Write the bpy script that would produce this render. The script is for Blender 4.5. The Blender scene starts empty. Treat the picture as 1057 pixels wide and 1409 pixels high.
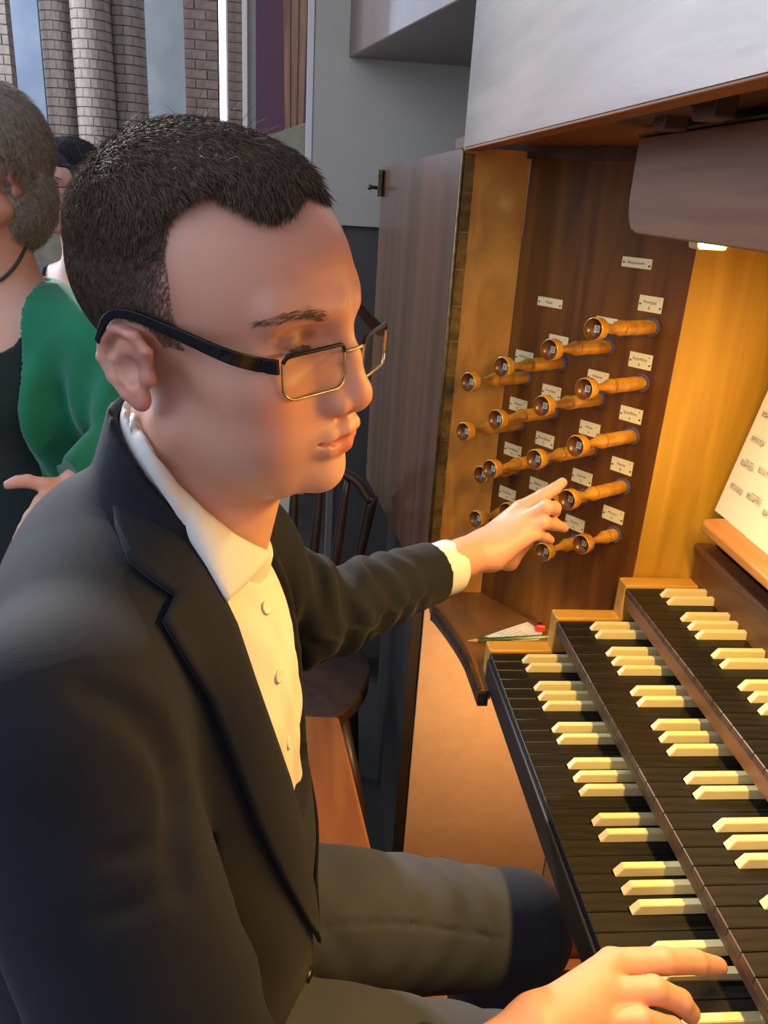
import bpy, bmesh, math, random
import numpy as np
from mathutils import Vector, Matrix

# ------------------------------------------------------------------ camera
# metres; origin = front left corner of the lowest keyboard, X into the organ, Y to the player's left, floor at z = -0.78
S = bpy.context.scene
CAM = np.array([-0.2819, -1.0328, 0.6420]); YAW, PITCH, ROLL, FPX = 0.10232, 0.38049, 0.06317, 1102.17
FW, FH = 1057, 1409
_f = np.array([math.sin(YAW)*math.cos(PITCH), math.cos(YAW)*math.cos(PITCH), -math.sin(PITCH)])
_r = np.array([math.cos(YAW), -math.sin(YAW), 0.0]); _u = np.cross(_r, _f)
CR = _r*math.cos(ROLL)+_u*math.sin(ROLL); CU = -_r*math.sin(ROLL)+_u*math.cos(ROLL); CF = _f
cd = bpy.data.cameras.new('camera'); cam = bpy.data.objects.new('camera', cd); S.collection.objects.link(cam)
cam.matrix_world = Matrix(((CR[0], CU[0], -CF[0], CAM[0]), (CR[1], CU[1], -CF[1], CAM[1]), (CR[2], CU[2], -CF[2], CAM[2]), (0, 0, 0, 1)))
cd.sensor_fit = 'VERTICAL'; cd.sensor_height = 24.0; cd.lens = FPX*24.0/FH; cd.clip_start = 0.02; cd.clip_end = 100
S.camera = cam
# ------------------------------------------------------------------ world, light, exposure
wd = bpy.data.worlds.new('world'); S.world = wd; wd.use_nodes = True
bg = wd.node_tree.nodes['Background']; bg.inputs[0].default_value = (0.64, 0.75, 0.96, 1); bg.inputs[1].default_value = 0.80
def aim(o, d): o.rotation_euler = Vector(d).to_track_quat('-Z', 'Y').to_euler()
def sunbeam(name, at, frm, power, deg):                          # low sun falling through a high church window
    l = bpy.data.lights.new(name, 'SPOT'); l.energy = power; l.spot_size = math.radians(deg); l.spot_blend = 0.5; l.shadow_soft_size = 0.05; l.color = (1.0, 0.96, 0.90)
    o = bpy.data.objects.new(name, l); S.collection.objects.link(o); o.location = Vector(at)+Vector(frm); aim(o, -Vector(frm)); return o
sunbeam('window_sun', (-0.62, -0.10, 0.70), (-2.5, 4.7, 2.75), 1900, 14)
def area(name, loc, d, sx, sy, power, col):
    l = bpy.data.lights.new(name, 'AREA'); l.shape = 'RECTANGLE'; l.size = sx; l.size_y = sy; l.energy = power; l.color = col
    o = bpy.data.objects.new(name, l); S.collection.objects.link(o); o.location = loc; aim(o, d); return o
area('window_daylight', (-3.4, 2.6, 1.9), (1, -0.55, -0.25), 2.6, 3.2, 110, (0.72, 0.84, 1.0))
area('nave_fill', (-2.6, -1.6, 2.2), (1, 0.35, -0.55), 2.2, 2.2, 42, (0.68, 0.80, 1.0))  # added fill, brightens the near side of face and suit
area('background_fill', (-5.6, 5.6, 2.6), (1, 0.35, -0.15), 3.0, 3.0, 420, (0.74, 0.85, 1.0))  # added fill, brightens the columns and far background
S.view_settings.view_transform = 'Standard'; S.view_settings.look = 'None'
S.view_settings.exposure = 0.0; S.view_settings.gamma = 1.0; S.view_settings.use_curve_mapping = False

# ------------------------------------------------------------------ helpers
def lin(c):
    c = [int(c[i:i+2], 16)/255 for i in (0, 2, 4)] if isinstance(c, str) else c
    return tuple((x/12.92 if x <= 0.04045 else ((x+0.055)/1.055)**2.4) for x in c)+(1,)
def ray(x, y):
    x = np.asarray(x, float); y = np.asarray(y, float)
    return CF+CR*((x-528.5)/FPX)[..., None]-CU*((y-704.5)/FPX)[..., None]
def onX(x, y, X): d = ray(x, y); return CAM+d*(X-CAM[0])/d[0]
def onY(x, y, Y): d = ray(x, y); return CAM+d*(Y-CAM[1])/d[1]
def onZ(x, y, Z): d = ray(x, y); return CAM+d*(Z-CAM[2])/d[2]
def dep(x, y, t): return CAM+ray(x, y)*t
MATS = {}
def pr(name, col, rough=0.5, spec=0.5, metal=0.0, coat=0.0, **kw):
    m = bpy.data.materials.new(name); m.use_nodes = True; b = m.node_tree.nodes['Principled BSDF']
    b.inputs['Base Color'].default_value = lin(col); b.inputs['Roughness'].default_value = rough
    b.inputs['Specular IOR Level'].default_value = spec; b.inputs['Metallic'].default_value = metal
    b.inputs['Coat Weight'].default_value = coat
    for k, v in kw.items(): b.inputs[k.replace('_', ' ')].default_value = v
    MATS[name] = m; return m
def nd(m, t, **kw):
    n = m.node_tree.nodes.new(t)
    for k, v in kw.items(): setattr(n, k, v)
    return n
def noise_mat(name, c1, c2, scale, rough=0.5, detail=4, dist=0.0, bump=0.0, spec=0.5, coat=0.0, lo=0.35, hi=0.65, bscale=None, coatr=0.1, **kw):
    """colour between c1 and c2 by stretched noise; scale is an xyz tuple"""
    m = pr(name, c1, rough, spec, 0, coat, **kw); nt = m.node_tree; b = nt.nodes['Principled BSDF']
    b.inputs['Coat Roughness'].default_value = coatr
    tc = nd(m, 'ShaderNodeTexCoord'); mp = nd(m, 'ShaderNodeMapping'); mp.inputs['Scale'].default_value = scale
    nz = nd(m, 'ShaderNodeTexNoise'); nz.inputs['Scale'].default_value = 1; nz.inputs['Detail'].default_value = detail; nz.inputs['Distortion'].default_value = dist
    rp = nd(m, 'ShaderNodeValToRGB'); rp.color_ramp.elements[0].position = lo; rp.color_ramp.elements[1].position = hi
    rp.color_ramp.elements[0].color = lin(c1); rp.color_ramp.elements[1].color = lin(c2)
    L = nt.links.new
    L(tc.outputs['Object'], mp.inputs[0]); L(mp.outputs[0], nz.inputs[0]); L(nz.outputs[0], rp.inputs[0]); L(rp.outputs[0], b.inputs['Base Color'])
    if bump:
        bp = nd(m, 'ShaderNodeBump'); bp.inputs['Strength'].default_value = bump; bp.inputs['Distance'].default_value = 0.002
        if bscale:
            m2 = nd(m, 'ShaderNodeMapping'); m2.inputs['Scale'].default_value = bscale; n2 = nd(m, 'ShaderNodeTexNoise'); n2.inputs['Scale'].default_value = 1; n2.inputs['Detail'].default_value = 3
            L(tc.outputs['Object'], m2.inputs[0]); L(m2.outputs[0], n2.inputs[0]); L(n2.outputs[0], bp.inputs['Height'])
        else: L(nz.outputs[0], bp.inputs['Height'])
        L(bp.outputs[0], b.inputs['Normal'])
    return m
def tag(o, label=None, cat=None, group=None, kind=None):
    for k, v in (('label', label), ('category', cat), ('group', group), ('kind', kind)):
        if v: o[k] = v
    return o
def thing(name, label, cat, loc=(0, 0, 0), group=None, kind=None):
    o = bpy.data.objects.new(name, None); S.collection.objects.link(o); o.location = [float(a) for a in loc]; o.empty_display_size = 0.05
    return tag(o, label, cat, group, kind)
def wloc(o):
    v = Vector((0, 0, 0))
    while o is not None: v = v+o.location; o = o.parent
    return v
def link(name, me, parent=None, loc=None):
    o = bpy.data.objects.new(name, me); S.collection.objects.link(o)
    if parent is not None:
        o.parent = parent; o.location = Vector(loc if loc is not None else (0, 0, 0))-wloc(parent)
    elif loc is not None: o.location = loc
    return o
def mesh(name, V, F, m, smooth=False):
    me = bpy.data.meshes.new(name); me.from_pydata([tuple(map(float, v)) for v in V], [], [tuple(map(int, f)) for f in F])
    for x in (m if isinstance(m, (list, tuple)) else [m]): me.materials.append(x)
    if smooth: me.polygons.foreach_set('use_smooth', [True]*len(me.polygons))
    me.update(); return me
def part(name, V, F, m, parent=None, smooth=False): return link(name, mesh(name, V, F, m, smooth), parent)
def bm_part(name, bm, m, parent=None, smooth=False, loc=None):
    bmesh.ops.recalc_face_normals(bm, faces=bm.faces)
    me = bpy.data.meshes.new(name); bm.to_mesh(me); bm.free()
    for x in (m if isinstance(m, (list, tuple)) else [m]): me.materials.append(x)
    if smooth: me.polygons.foreach_set('use_smooth', [True]*len(me.polygons))
    return link(name, me, parent, loc)
def bm_prism(poly, z0, z1, axis=2, bev=0.0, seg=2, bm=None):
    """poly: 2d points; extruded along the axis (the two other axes taken in order)"""
    bm = bm or bmesh.new(); o = [i for i in range(3) if i != axis]
    def P3(p, h): v = [0, 0, 0]; v[o[0]], v[o[1]], v[axis] = p[0], p[1], h; return v
    a = [bm.verts.new(P3(p, z0)) for p in poly]; b = [bm.verts.new(P3(p, z1)) for p in poly]; n = len(poly)
    fs = [bm.faces.new(a[::-1]), bm.faces.new(b)]+[bm.faces.new((a[i], a[(i+1) % n], b[(i+1) % n], b[i])) for i in range(n)]
    if bev:
        es = list({e for f in fs for e in f.edges}); bmesh.ops.bevel(bm, geom=es, offset=bev, segments=seg, affect='EDGES', profile=0.5, clamp_overlap=True)
    return bm
def bm_box(x0, x1, y0, y1, z0, z1, bev=0.0, seg=2, bm=None):
    return bm_prism([(x0, y0), (x1, y0), (x1, y1), (x0, y1)], z0, z1, 2, bev, seg, bm)
def box(name, x0, x1, y0, y1, z0, z1, m, parent=None, bev=0.0, seg=2): return bm_part(name, bm_box(x0, x1, y0, y1, z0, z1, bev, seg), m, parent)
def frame(d, up=(0, 0, 1)):
    d = np.array(d, float); d /= np.linalg.norm(d); a = np.cross(up, d)
    if np.linalg.norm(a) < 1e-6: a = np.cross((1, 0, 0), d)
    a /= np.linalg.norm(a); return a, np.cross(d, a), d
def tube(pts, rad, n=10, caps=True, flat=1.0, up=(0, 0, 1)):
    """swept tube V, F; rad scalar or per-point; flat squashes the second axis"""
    pts = np.array(pts, float); k = len(pts); rad = np.broadcast_to(np.array(rad, float), (k,)); V = []; F = []
    for i in range(k):
        t = pts[min(i+1, k-1)]-pts[max(i-1, 0)]; a, b, _ = frame(t, up)
        for j in range(n):
            q = 2*math.pi*j/n; V.append(pts[i]+rad[i]*(a*math.cos(q)+b*flat*math.sin(q)))
    for i in range(k-1):
        for j in range(n): F.append((i*n+j, i*n+(j+1) % n, (i+1)*n+(j+1) % n, (i+1)*n+j))
    if caps: F.append(tuple(range(n))[::-1]); F.append(tuple(range((k-1)*n, k*n)))
    return V, F
def lathe(prof, o, d, n=20):
    """prof: (along, radius); closed where the radius is 0"""
    a, b, d = frame(d); o = np.array(o, float); V = []; F = []
    for (s, r) in prof:
        for j in range(n): q = 2*math.pi*j/n; V.append(o+d*s+r*(a*math.cos(q)+b*math.sin(q)))
    for i in range(len(prof)-1):
        for j in range(n): F.append((i*n+j, i*n+(j+1) % n, (i+1)*n+(j+1) % n, (i+1)*n+j))
    return V, F
def catmull(P, n):
    P = np.array(P, float); k = len(P); Q = np.vstack([2*P[0]-P[1], P, 2*P[-1]-P[-2]]); out = []
    for t in np.linspace(0, k-1, n):
        i = min(int(t), k-2); u = t-i; a, b, c, d = Q[i:i+4]
        out.append(0.5*((2*b)+(c-a)*u+(2*a-5*b+4*c-d)*u*u+(3*b-a-3*c+d)*u**3))
    return np.array(out)
def text_vf(s, size):
    c = bpy.data.curves.new('t', 'FONT'); c.body = s; c.size = size; c.align_x = 'CENTER'; c.align_y = 'CENTER'; c.resolution_u = 2
    o = bpy.data.objects.new('t', c); me = bpy.data.meshes.new_from_object(o)
    V = np.array([v.co[:] for v in me.vertices]).reshape(-1, 3); F = [tuple(p.vertices) for p in me.polygons]
    bpy.data.objects.remove(o); bpy.data.curves.remove(c); bpy.data.meshes.remove(me); return V, F
class MB:
    def __init__(s): s.V = []; s.F = []; s.M = []
    def add(s, V, F, mi=0):
        k = len(s.V); s.V += [tuple(map(float, v)) for v in V]; s.F += [tuple(int(i)+k for i in f) for f in F]; s.M += [mi]*len(F); return s
    def quad(s, a, b, c, d, mi=0): return s.add([a, b, c, d], [(0, 1, 2, 3)], mi)
    def bmesh(s, bm, mi=0):
        bmesh.ops.recalc_face_normals(bm, faces=bm.faces); bm.verts.index_update(); s.add([v.co[:] for v in bm.verts], [[v.index for v in f.verts] for f in bm.faces], mi); bm.free(); return s
    def mesh(s, name, m, smooth=False):
        me = mesh(name, s.V, s.F, m, smooth); me.polygons.foreach_set('material_index', s.M); return me
    def obj(s, name, m, parent=None, smooth=False, loc=None): return link(name, s.mesh(name, m, smooth), parent, loc)
random.seed(7); RNG = np.random.default_rng(7)
# ------------------------------------------------------------------ materials of the console
W_STOP = noise_mat('stop_panel_wood', '512e0c', '744814', (26, 26, 2.2), 0.48, 5, 0.6, 0.04, spec=0.3)
W_GOLD = noise_mat('end_panel_wood', 'b08226', 'c99a34', (30, 30, 2.5), 0.45, 5, 0.5, 0.05)
W_STRIP = noise_mat('strip_wood', '94601f', 'b37d33', (16, 16, 9), 0.36, 5, 1.2, 0.03, coat=0.2)
W_DARK = noise_mat('dark_oiled_wood', '3a2616', '553820', (8, 30, 30), 0.4, 5, 0.4, 0.04)
W_SHELF = noise_mat('shelf_wood', '6a4320', '85562a', (18, 5, 18), 0.38, 5, 0.5, 0.03)
W_CHEEK = noise_mat('key_cheek_wood', 'c28e38', 'd09c44', (5, 30, 30), 0.38, 4, 0.3, 0.02, coat=0.15)
W_FASCIA = noise_mat('varnished_fascia', '85766f', '9b8b84', (9, 3, 30), 0.30, 5, 0.5, 0.32, bscale=(30, 9, 60), coat=0.42, coatr=0.28)
W_RED = noise_mat('soffit_wood', '5e3a22', '70462a', (20, 3, 20), 0.45, 5, 0.4, 0.03)
W_VAL = noise_mat('valance_wood', '704222', '85532e', (20, 3, 60), 0.5, 5, 0.4, 0.03, spec=0.3)
W_DOOR = noise_mat('door_veneer', '4f2f20', '6b432e', (3, 24, 0.6), 0.26, 4, 0.3, 0.03, coat=0.35, coatr=0.14)
W_EDGE = noise_mat('door_edge_wood', '8a5226', 'a3662f', (30, 30, 3), 0.4, 4, 0.3, 0.03)
W_RAILD = noise_mat('dark_rail_wood', '36241a', '463020', (30, 4, 30), 0.45, 4, 0.3, 0.03)
W_RAIL = noise_mat('rail_wood', '6b4425', '7f532e', (30, 4, 30), 0.42, 4, 0.3, 0.03)
W_DESK = noise_mat('desk_wood', 'a86f34', 'bf8442', (30, 4, 30), 0.4, 4, 0.3, 0.03)
W_BENCH = noise_mat('bench_wood', '7c4415', '965a20', (24, 3, 24), 0.30, 5, 0.5, 0.03, coat=0.4)
DARKCASE = noise_mat('dark_case_return', '1f1814', '2c221c', (3, 24, 3), 0.5, 4, 0.3, 0.03)
PEACH = noise_mat('painted_knee_panel', 'd2a67c', 'd8ad82', (40, 40, 40), 0.6, 3, 0, 0.02)
EBONY = noise_mat('ebony_key_top', '13110e', '221f1a', (14, 120, 60), 0.36, 4, 0.3, 0.05, spec=0.3)
IVORY = pr('ivory_sharp', 'e2d199', 0.34)
BLACK = pr('black_paint', '0c0a09', 0.5); BLACKW = noise_mat('black_slip', '120f0d', '1e1813', (40, 6, 40), 0.5, 4, 0.2, 0.03)
BRASS = noise_mat('aged_brass', '54482c', '786640', (60, 60, 60), 0.55, 4, 0, 0.1, Metallic=0.85)
KNOBW = noise_mat('turned_knob_wood', 'a9701c', 'c58c2c', (60, 60, 60), 0.28, 3, 0.2, coat=0.35)
CUPW = pr('knob_cup', '5c3512', 0.3); FELT = noise_mat('blue_felt', '43445f', '5a5b78', (400, 400, 400), 0.95)
PLATE = pr('ivory_label', 'e4d8ae', 0.45); INK = pr('printing_ink', '1c1914', 0.6); SCREW = pr('screw_head', '4a4134', 0.35, metal=0.7)
LAMPON = pr('lamp_glow', 'fff0d0', 0.4, Emission_Color=lin('ffd28a'), Emission_Strength=9.0)
PAPER = pr('paper', 'efe6cf', 0.7)

# ------------------------------------------------------------------ console
con = thing('organ_console', 'wooden three-manual pipe organ console with black naturals, ivory sharps and drawstops', 'organ', (0.2, -0.38, -0.78))
X2, Z2, X3, Z3 = 0.0962, 0.0573, 0.1938, 0.1141
KW = 0.02357; NN = 33; YR = -NN*KW
def dup(o, parent, loc): c = o.copy(); S.collection.objects.link(c); c.parent = parent; c.location = Vector(loc)-wloc(parent); return c
# keys: seven natural shapes (with and without cut-outs beside the sharps), one sharp
KFRONT = noise_mat('key_front_wood', '3e2a1a', '553b25', (30, 60, 30), 0.45, 4, 0.3, 0.03)
def natural(cl, cr, L, th):
    h = 0.0004; c = 0.0062; w = KW
    pts = [(0, -h), (0, -w+h), (0.0425, -w+h)]+([(0.0425, -w+c)] if cr else [])+[(L, -w+(c if cr else h)), (L, -(c if cl else h))]+([(0.0425, -c)] if cl else [])+[(0.0425, -h)]
    bm = bm_prism(pts, -th, 0); es = [e for e in bm.edges if all(v.co.z > -1e-6 for v in e.verts)]
    bmesh.ops.bevel(bm, geom=es, offset=0.0008, segments=1, affect='EDGES'); return bm
def sharp(L):
    V = [(0.0435, -.0051, 0), (0.0435, .0051, 0), (L, .0051, 0), (L, -.0051, 0), (0.0515, -.0043, .0115), (0.0515, .0043, .0115), (L, .0043, .0115), (L, -.0043, .0115)]
    F = [(0, 3, 2, 1), (4, 5, 6, 7), (0, 1, 5, 4), (1, 2, 6, 5), (2, 3, 7, 6), (3, 0, 4, 7)]
    bm = bmesh.new(); v = [bm.verts.new(a) for a in V]; [bm.faces.new([v[i] for i in f]) for f in F]
    bmesh.ops.bevel(bm, geom=bm.edges[:], offset=0.0007, segments=2, affect='EDGES'); return bm
HAS = [1, 1, 0, 1, 1, 1, 0]                       # a sharp after C D . F G A .
for mi, (x, z, L) in enumerate(((0, 0, .135), (X2, Z2, .135), (X3, Z3, .112))):
    protos = {}
    for n in range(NN):
        cl = HAS[(n-1) % 7] if n else 0; cr = HAS[n % 7] if n < NN-1 else 0
        if (cl, cr) not in protos:
            o = protos[(cl, cr)] = bm_part('natural_key', natural(cl, cr, L, 0.009), [EBONY, KFRONT if mi else BLACKW], con, loc=(x, -n*KW, z)); o.data.polygons.foreach_set('material_index', [int(p.normal.x < -.7 and p.center.x < .01) for p in o.data.polygons])
        else: dup(protos[(cl, cr)], con, (x, -n*KW, z))
    sp = None
    for n in range(NN-1):
        if HAS[n % 7]:
            at = (x, -(n+1)*KW, z-0.0005 if not (mi == 0 and n == 22) else z-0.006)
            if sp is None: sp = bm_part('sharp_key', sharp(L), IVORY, con, loc=at)
            else: dup(sp, con, at)
# rails below the key fronts, frames behind, cheeks
box('key_slip', -0.004, 0.013, YR-.03, -0.0, -0.050, -0.0095, BLACKW, con, 0.0025)
box('key_rail', X2+.0005, X2+.02, YR-.001, -0.0005, Z2-.022, Z2-.0092, W_RAILD, con, 0.002)
box('key_rail', X3+.0005, X3+.02, YR-.001, -0.0005, Z3-.030, Z3-.0092, W_RAIL, con, 0.002)
box('key_bed', 0.013, 0.40, YR-.03, 0.03, -0.05, -0.0095, BLACK, con)
box('manual_frame', X2+.0405, 0.38, YR-.001, -0.0005, -0.0095+.001, Z2-.0095, BLACK, con)
box('manual_frame', X3+.0405, 0.36, YR-.001, -0.0005, Z2-.0095+.001, Z3-.0095, BLACK, con)
for (x, z, L, b) in ((0, 0, .098, -.05), (X2, Z2, .098, -.01), (X3, Z3, .117, Z2-.01)):
    for y0 in (0.0005, YR-.0305): box('key_cheek', x-.001, x+L+(.2 if z < .1 else 0), y0, y0+.029, b, z+.0045, W_CHEEK, con, 0.003, 3)
# back rail, dark gap, music desk
box('back_rail', 0.3055, 0.325, YR-.03, 0.03, 0.1, 0.166, W_RAIL, con, 0.006, 3)
box('back_rail_capping', 0.300, 0.330, YR-.03, 0.031, 0.166, 0.178, W_RAIL, con, 0.004, 3)
box('desk_backing', 0.335, 0.36, YR-.03, 0.03, 0.1, 0.26, BLACK, con)
bm = bm_prism([(0.262, -.05), (0.268, -.040), (0.278, -.035), (0.36, -.03), (0.36, -0.74), (0.262, -.74)], 0.229, 0.2445, 2, 0.004, 3); bm_part('desk_ledge', bm, W_DESK, con)
V = [(0.302, -.03, .2445), (0.302, -.74, .2445), (0.312, -.74, .2445), (0.312, -.03, .2445), (0.362, -.03, .535), (0.362, -.74, .535), (0.372, -.74, .535), (0.372, -.03, .535)]
part('music_desk_board', V, [(0, 3, 2, 1), (4, 5, 6, 7), (0, 1, 5, 4), (1, 2, 6, 5), (2, 3, 7, 6), (3, 0, 4, 7)], W_DESK, con)
# panels of the left jamb
PP = np.array([0.217, 0.035]); PD = np.array([-0.5702, 0.8216]); PN = np.array([-0.8216, -0.5702])
def jamb(s, z, o=0.0): return np.array([PP[0]+PD[0]*s+PN[0]*o, PP[1]+PD[1]*s+PN[1]*o, z])
def slab2(name, a, b, t, z0, z1, m, bev=0.001):
    """upright board between plan points a and b; t thickness to the left of a>b"""
    a = np.array(a); b = np.array(b); d = (b-a)/np.linalg.norm(b-a); n = np.array([-d[1], d[0]])*t
    return bm_part(name, bm_prism([tuple(a), tuple(b), tuple(b+n), tuple(a+n)], z0, z1, 2, bev), m, con)
SE = tuple(jamb(0.302, 0)[:2]); HX, HY = -0.058, 0.288
slab2('stop_panel', PP, SE, -0.018, -0.05, 0.7115, W_STOP)
slab2('end_panel', (0.60, 0.035), (0.2175, 0.035), -0.018, -0.05, 0.712, W_GOLD)
slab2('jamb_board', SE, (HX, HY), -0.02, -0.05, 0.7115, W_STRIP)
slab2('knee_panel', (0.26, HY), (HX, HY), -0.02, -0.78, -0.05, PEACH)
slab2('knee_panel', (0.262, -1.0), (0.262, HY), -0.02, -0.78, -0.05, PEACH)
slab2('case_return', (HX-.004, HY), (HX-.004, 0.80), 0.02, -0.78, -0.05, DARKCASE)
# the matching jamb at the treble end
mr = lambda p: (p[0], YR-p[1])
slab2('stop_panel', mr(SE), mr(PP), -0.018, -0.05, 0.7115, W_STOP); slab2('end_panel', mr((0.2175, 0.035)), mr((0.60, 0.035)), -0.018, -0.05, 0.712, W_GOLD)
slab2('jamb_board', mr((HX, HY)), mr(SE), -0.02, -0.05, 0.7115, W_STRIP); slab2('knee_panel', mr((HX, HY)), mr((0.26, HY)), -0.02, -0.78, -0.05, PEACH)
bm_part('shelf', bm_prism([mr(p) for p in ((-.020, .034), (-.058, .222), (HX+.002, HY-.001), SE, tuple(PP), (.22, .0305), (0, .0305))], -0.06, -0.045, 2), W_SHELF, con)
slab2('back_panel', (0.60, -1.1), (0.60, 0.30), -0.02, -0.05, 0.712, W_GOLD)
# shelf beside the keys with its curved front moulding
crv = catmull([(-.058, .222), (-.052, .208), (-.037, .148), (-.024, .075), (-.021, .01), (-.0205, -.034)], 22)
poly = [tuple(p) for p in crv]+[(-.001, -.034), (-.001, -.001), (.0, .0305), (.22, .0305), tuple(PP), SE, (HX+.002, HY-.001)]
bm_part('shelf', bm_prism(poly, -0.06, -0.045, 2), W_SHELF, con)
inn = [tuple(p+np.array([.0055, .002])) for p in crv[::-1]]
bm_part('shelf_edge', bm_prism([tuple(p) for p in crv]+inn, -0.070, -0.041, 2, 0.0018), W_DARK, con)
box('shelf_edge_return', -.0205, -.0045, -.038, -.033, -.070, -.046, BLACKW, con, 0.001)
# front fascia, soffit, valance with the lamp behind it
V = [(-0.058, 0.30, .711), (-0.058, -1.3, .707), (-0.036, -1.3, .707), (-0.036, 0.30, .711), (-0.058, 0.30, 1.30), (-0.058, -1.3, 1.30), (-0.036, -1.3, 1.3), (-0.036, 0.30, 1.3)]
B6 = [(0, 3, 2, 1), (4, 5, 6, 7), (0, 1, 5, 4), (1, 2, 6, 5), (2, 3, 7, 6), (3, 0, 4, 7)]
part('fascia_board', V, B6, W_FASCIA, con)
box('fascia_lip', -0.0570, -0.036, -1.3, 0.30, 0.7065, 0.7105, W_VAL, con, 0.001)
box('soffit', -0.036, 0.60, -1.3, 0.52, 0.718, 0.735, W_RED, con)
bm_part('top_rail', bm_prism([tuple(jamb(-.05, 0, .012)[:2]), tuple(jamb(.30, 0, .012)[:2]), tuple(jamb(.30, 0, .0005)[:2]), tuple(jamb(-.05, 0, .0005)[:2])], 0.7, 0.7178, 2), W_DARK, con)
vp_ = [(-0.155, 0.7075), (-0.155, 0.650), (-0.160, 0.632), (-0.172, 0.620), (-0.19, 0.6165), (-0.98, 0.6165), (-0.98, 0.7075)]
bm_part('valance', bm_prism(vp_, 0.045, 0.058, 0, 0.0015), W_VAL, con)
box('valance_batten', 0.0585, 0.075, -0.98, -0.16, 0.690, 0.7178, BLACK, con)
box('valance_gap_strip', 0.044, 0.0585, -0.98, -0.155, 0.7085, 0.7105, W_DARK, con)  # dark strip standing in for the shaded gap between valance and soffit
for (ya, yb, xa, xb) in ((-.330, -.308, -.002, .020), (-.440, -.405, -.012, .006)): box('door_catch', xa, xb, ya, yb, 0.702, 0.7178, W_DARK, con, 0.002)
box('catch_plate', -.012, .020, -.40, -.245, 0.712, 0.7178, W_DARK, con, 0.001)
V, F = lathe([(0, 0), (0, .013), (.46, .013), (.46, 0)], (0.105, -0.235, 0.630), (0, -1, 0), 14)
lt = part('lamp_tube', V, F, LAMPON, con, True)
box('lamp_holder', 0.09, 0.12, -0.24, -0.215, 0.607, 0.668, PLATE, con, 0.003)
box('lamp_batten', 0.08, 0.13, -0.74, -0.2, 0.668, 0.7175, PLATE, con, 0.003)
area('console_lamp', (0.105, -0.47, 0.614), (0, 0, -1), 0.03, 0.50, 8.6, (1.0, 0.61, 0.15))
# folding door, hinged at the front corner
DA = np.array([HX-.004, HY+.006]); DB = np.array([-0.136, 0.90])
dd = (DB-DA)/np.linalg.norm(DB-DA); dn = np.array([dd[1], -dd[0]])*0.022
q = [DA-dn*0.0, DB-dn*0.0, DB+dn, DA+dn]; q = [DA, DB, DB+dn, DA+dn]
V = [(*a, zz) for zz in (-.04, ) for a in q]+[(*q[0], .709), (*q[1], .690), (*q[2], .690), (*q[3], .709)]
dr = part('console_door', V, [(0, 1, 2, 3), (7, 6, 5, 4), (4, 5, 1, 0), (5, 6, 2, 1), (6, 7, 3, 2), (7, 4, 0, 3)], [W_DOOR, W_EDGE], con)
dr.data.polygons[5].material_index = 1
bm = bmesh.new(); bm.from_mesh(dr.data); bmesh.ops.recalc_face_normals(bm, faces=bm.faces); bm.to_mesh(dr.data); bm.free()
def up_plate(name, x0, x1, y, z0, z1, m, parent): return box(name, x0, x1, y-.0012, y, z0, z1, m, parent)
for i in range(12):
    z0 = 0.02+i*.057; up_plate('hinge_leaf', HX+.002, HX+.017, HY-.0003, z0, z0+.0555, BRASS, con)
V, F = lathe([(0, 0), (0, .0028), (.69, .0028), (.69, 0)], (HX-.002, HY-.003, 0.016), (0, 0, 1), 8); part('hinge_pin', V, F, BRASS, con, True)
lk = np.array([*DB, .655]); box('door_latch', lk[0]-.010, lk[0]-.0005, lk[1]-.03, lk[1], .63, .685, BRASS, con, 0.001)
V, F = lathe([(0, 0), (0, .004), (.012, .004), (.014, .006), (.02, .006), (.022, 0)], (lk[0]-.010, lk[1]-.016, .648), (-1, 0, 0), 10); part('latch_knob', V, F, BRASS, con, True)
# stop knobs and their labels
KD = np.array([PN[0], PN[1], 0.035])
def knob(s, z, L):
    o = jamb(s, z); t = L-.131
    pf = [(-.001, .0100), (.066+t, .0100), (.0668+t, .0088), (.0682+t, .0088), (.0690+t, .0106), (.0725+t, .0110), (.076+t, .0098), (.085+t, .0068), (.096+t, .0050), (.106+t, .0056), (.111+t, .0086), (.116+t, .0136), (.119+t, .0150), (.129+t, .0153), (.1312+t, .0149), (.1318+t, .0140)]
    pf = [q for q in pf if q[0] >= -.001]
    V, F = lathe(pf, o, KD, 22); mb = MB(); mb.add(V, F, 0)
    V, F = lathe([(.1318+t, .0140), (.1295+t, .0132), (.1225+t, .0088), (.1222+t, 0)], o, KD, 22); mb.add(V, F, 1)
    k = mb.obj('stop_knob', [KNOBW, CUPW], con, True)
    return k, o+KD/np.linalg.norm(KD)*(.1222+t)
def plate_frame():
    a = np.array([-PD[0], -PD[1], 0]); return a, np.array([0, 0, 1.0])       # text runs towards the right (nearer) side
TA, TU = plate_frame(); TN = np.array([PN[0], PN[1], 0])
LETS = {'A': 'D', 'B': 'D', 'C': 'E', 'D': 'E'}
NAMES = {'A': [('Prinzipal', "8"), ('Rohrflöte', "8"), ('Spitzflöte', "4"), ('Nasat', 'III'), ('Mixtur', 'IV')], 'B': [('Gedackt', "8"), ('Oktave', "4"), ('Flöte', "4"), ('Quinte', "2"), ('Oktave', "2")],
         'C': [('Bordun', "8"), ('Prinzipal', "4"), ('Blockflöte', "2"), ('Zimbel', "III")], 'D': [('Subbass', "16"), ('Oktave', "8"), ('Choralbass', "4"), ('Posaune', "16")]}
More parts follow.
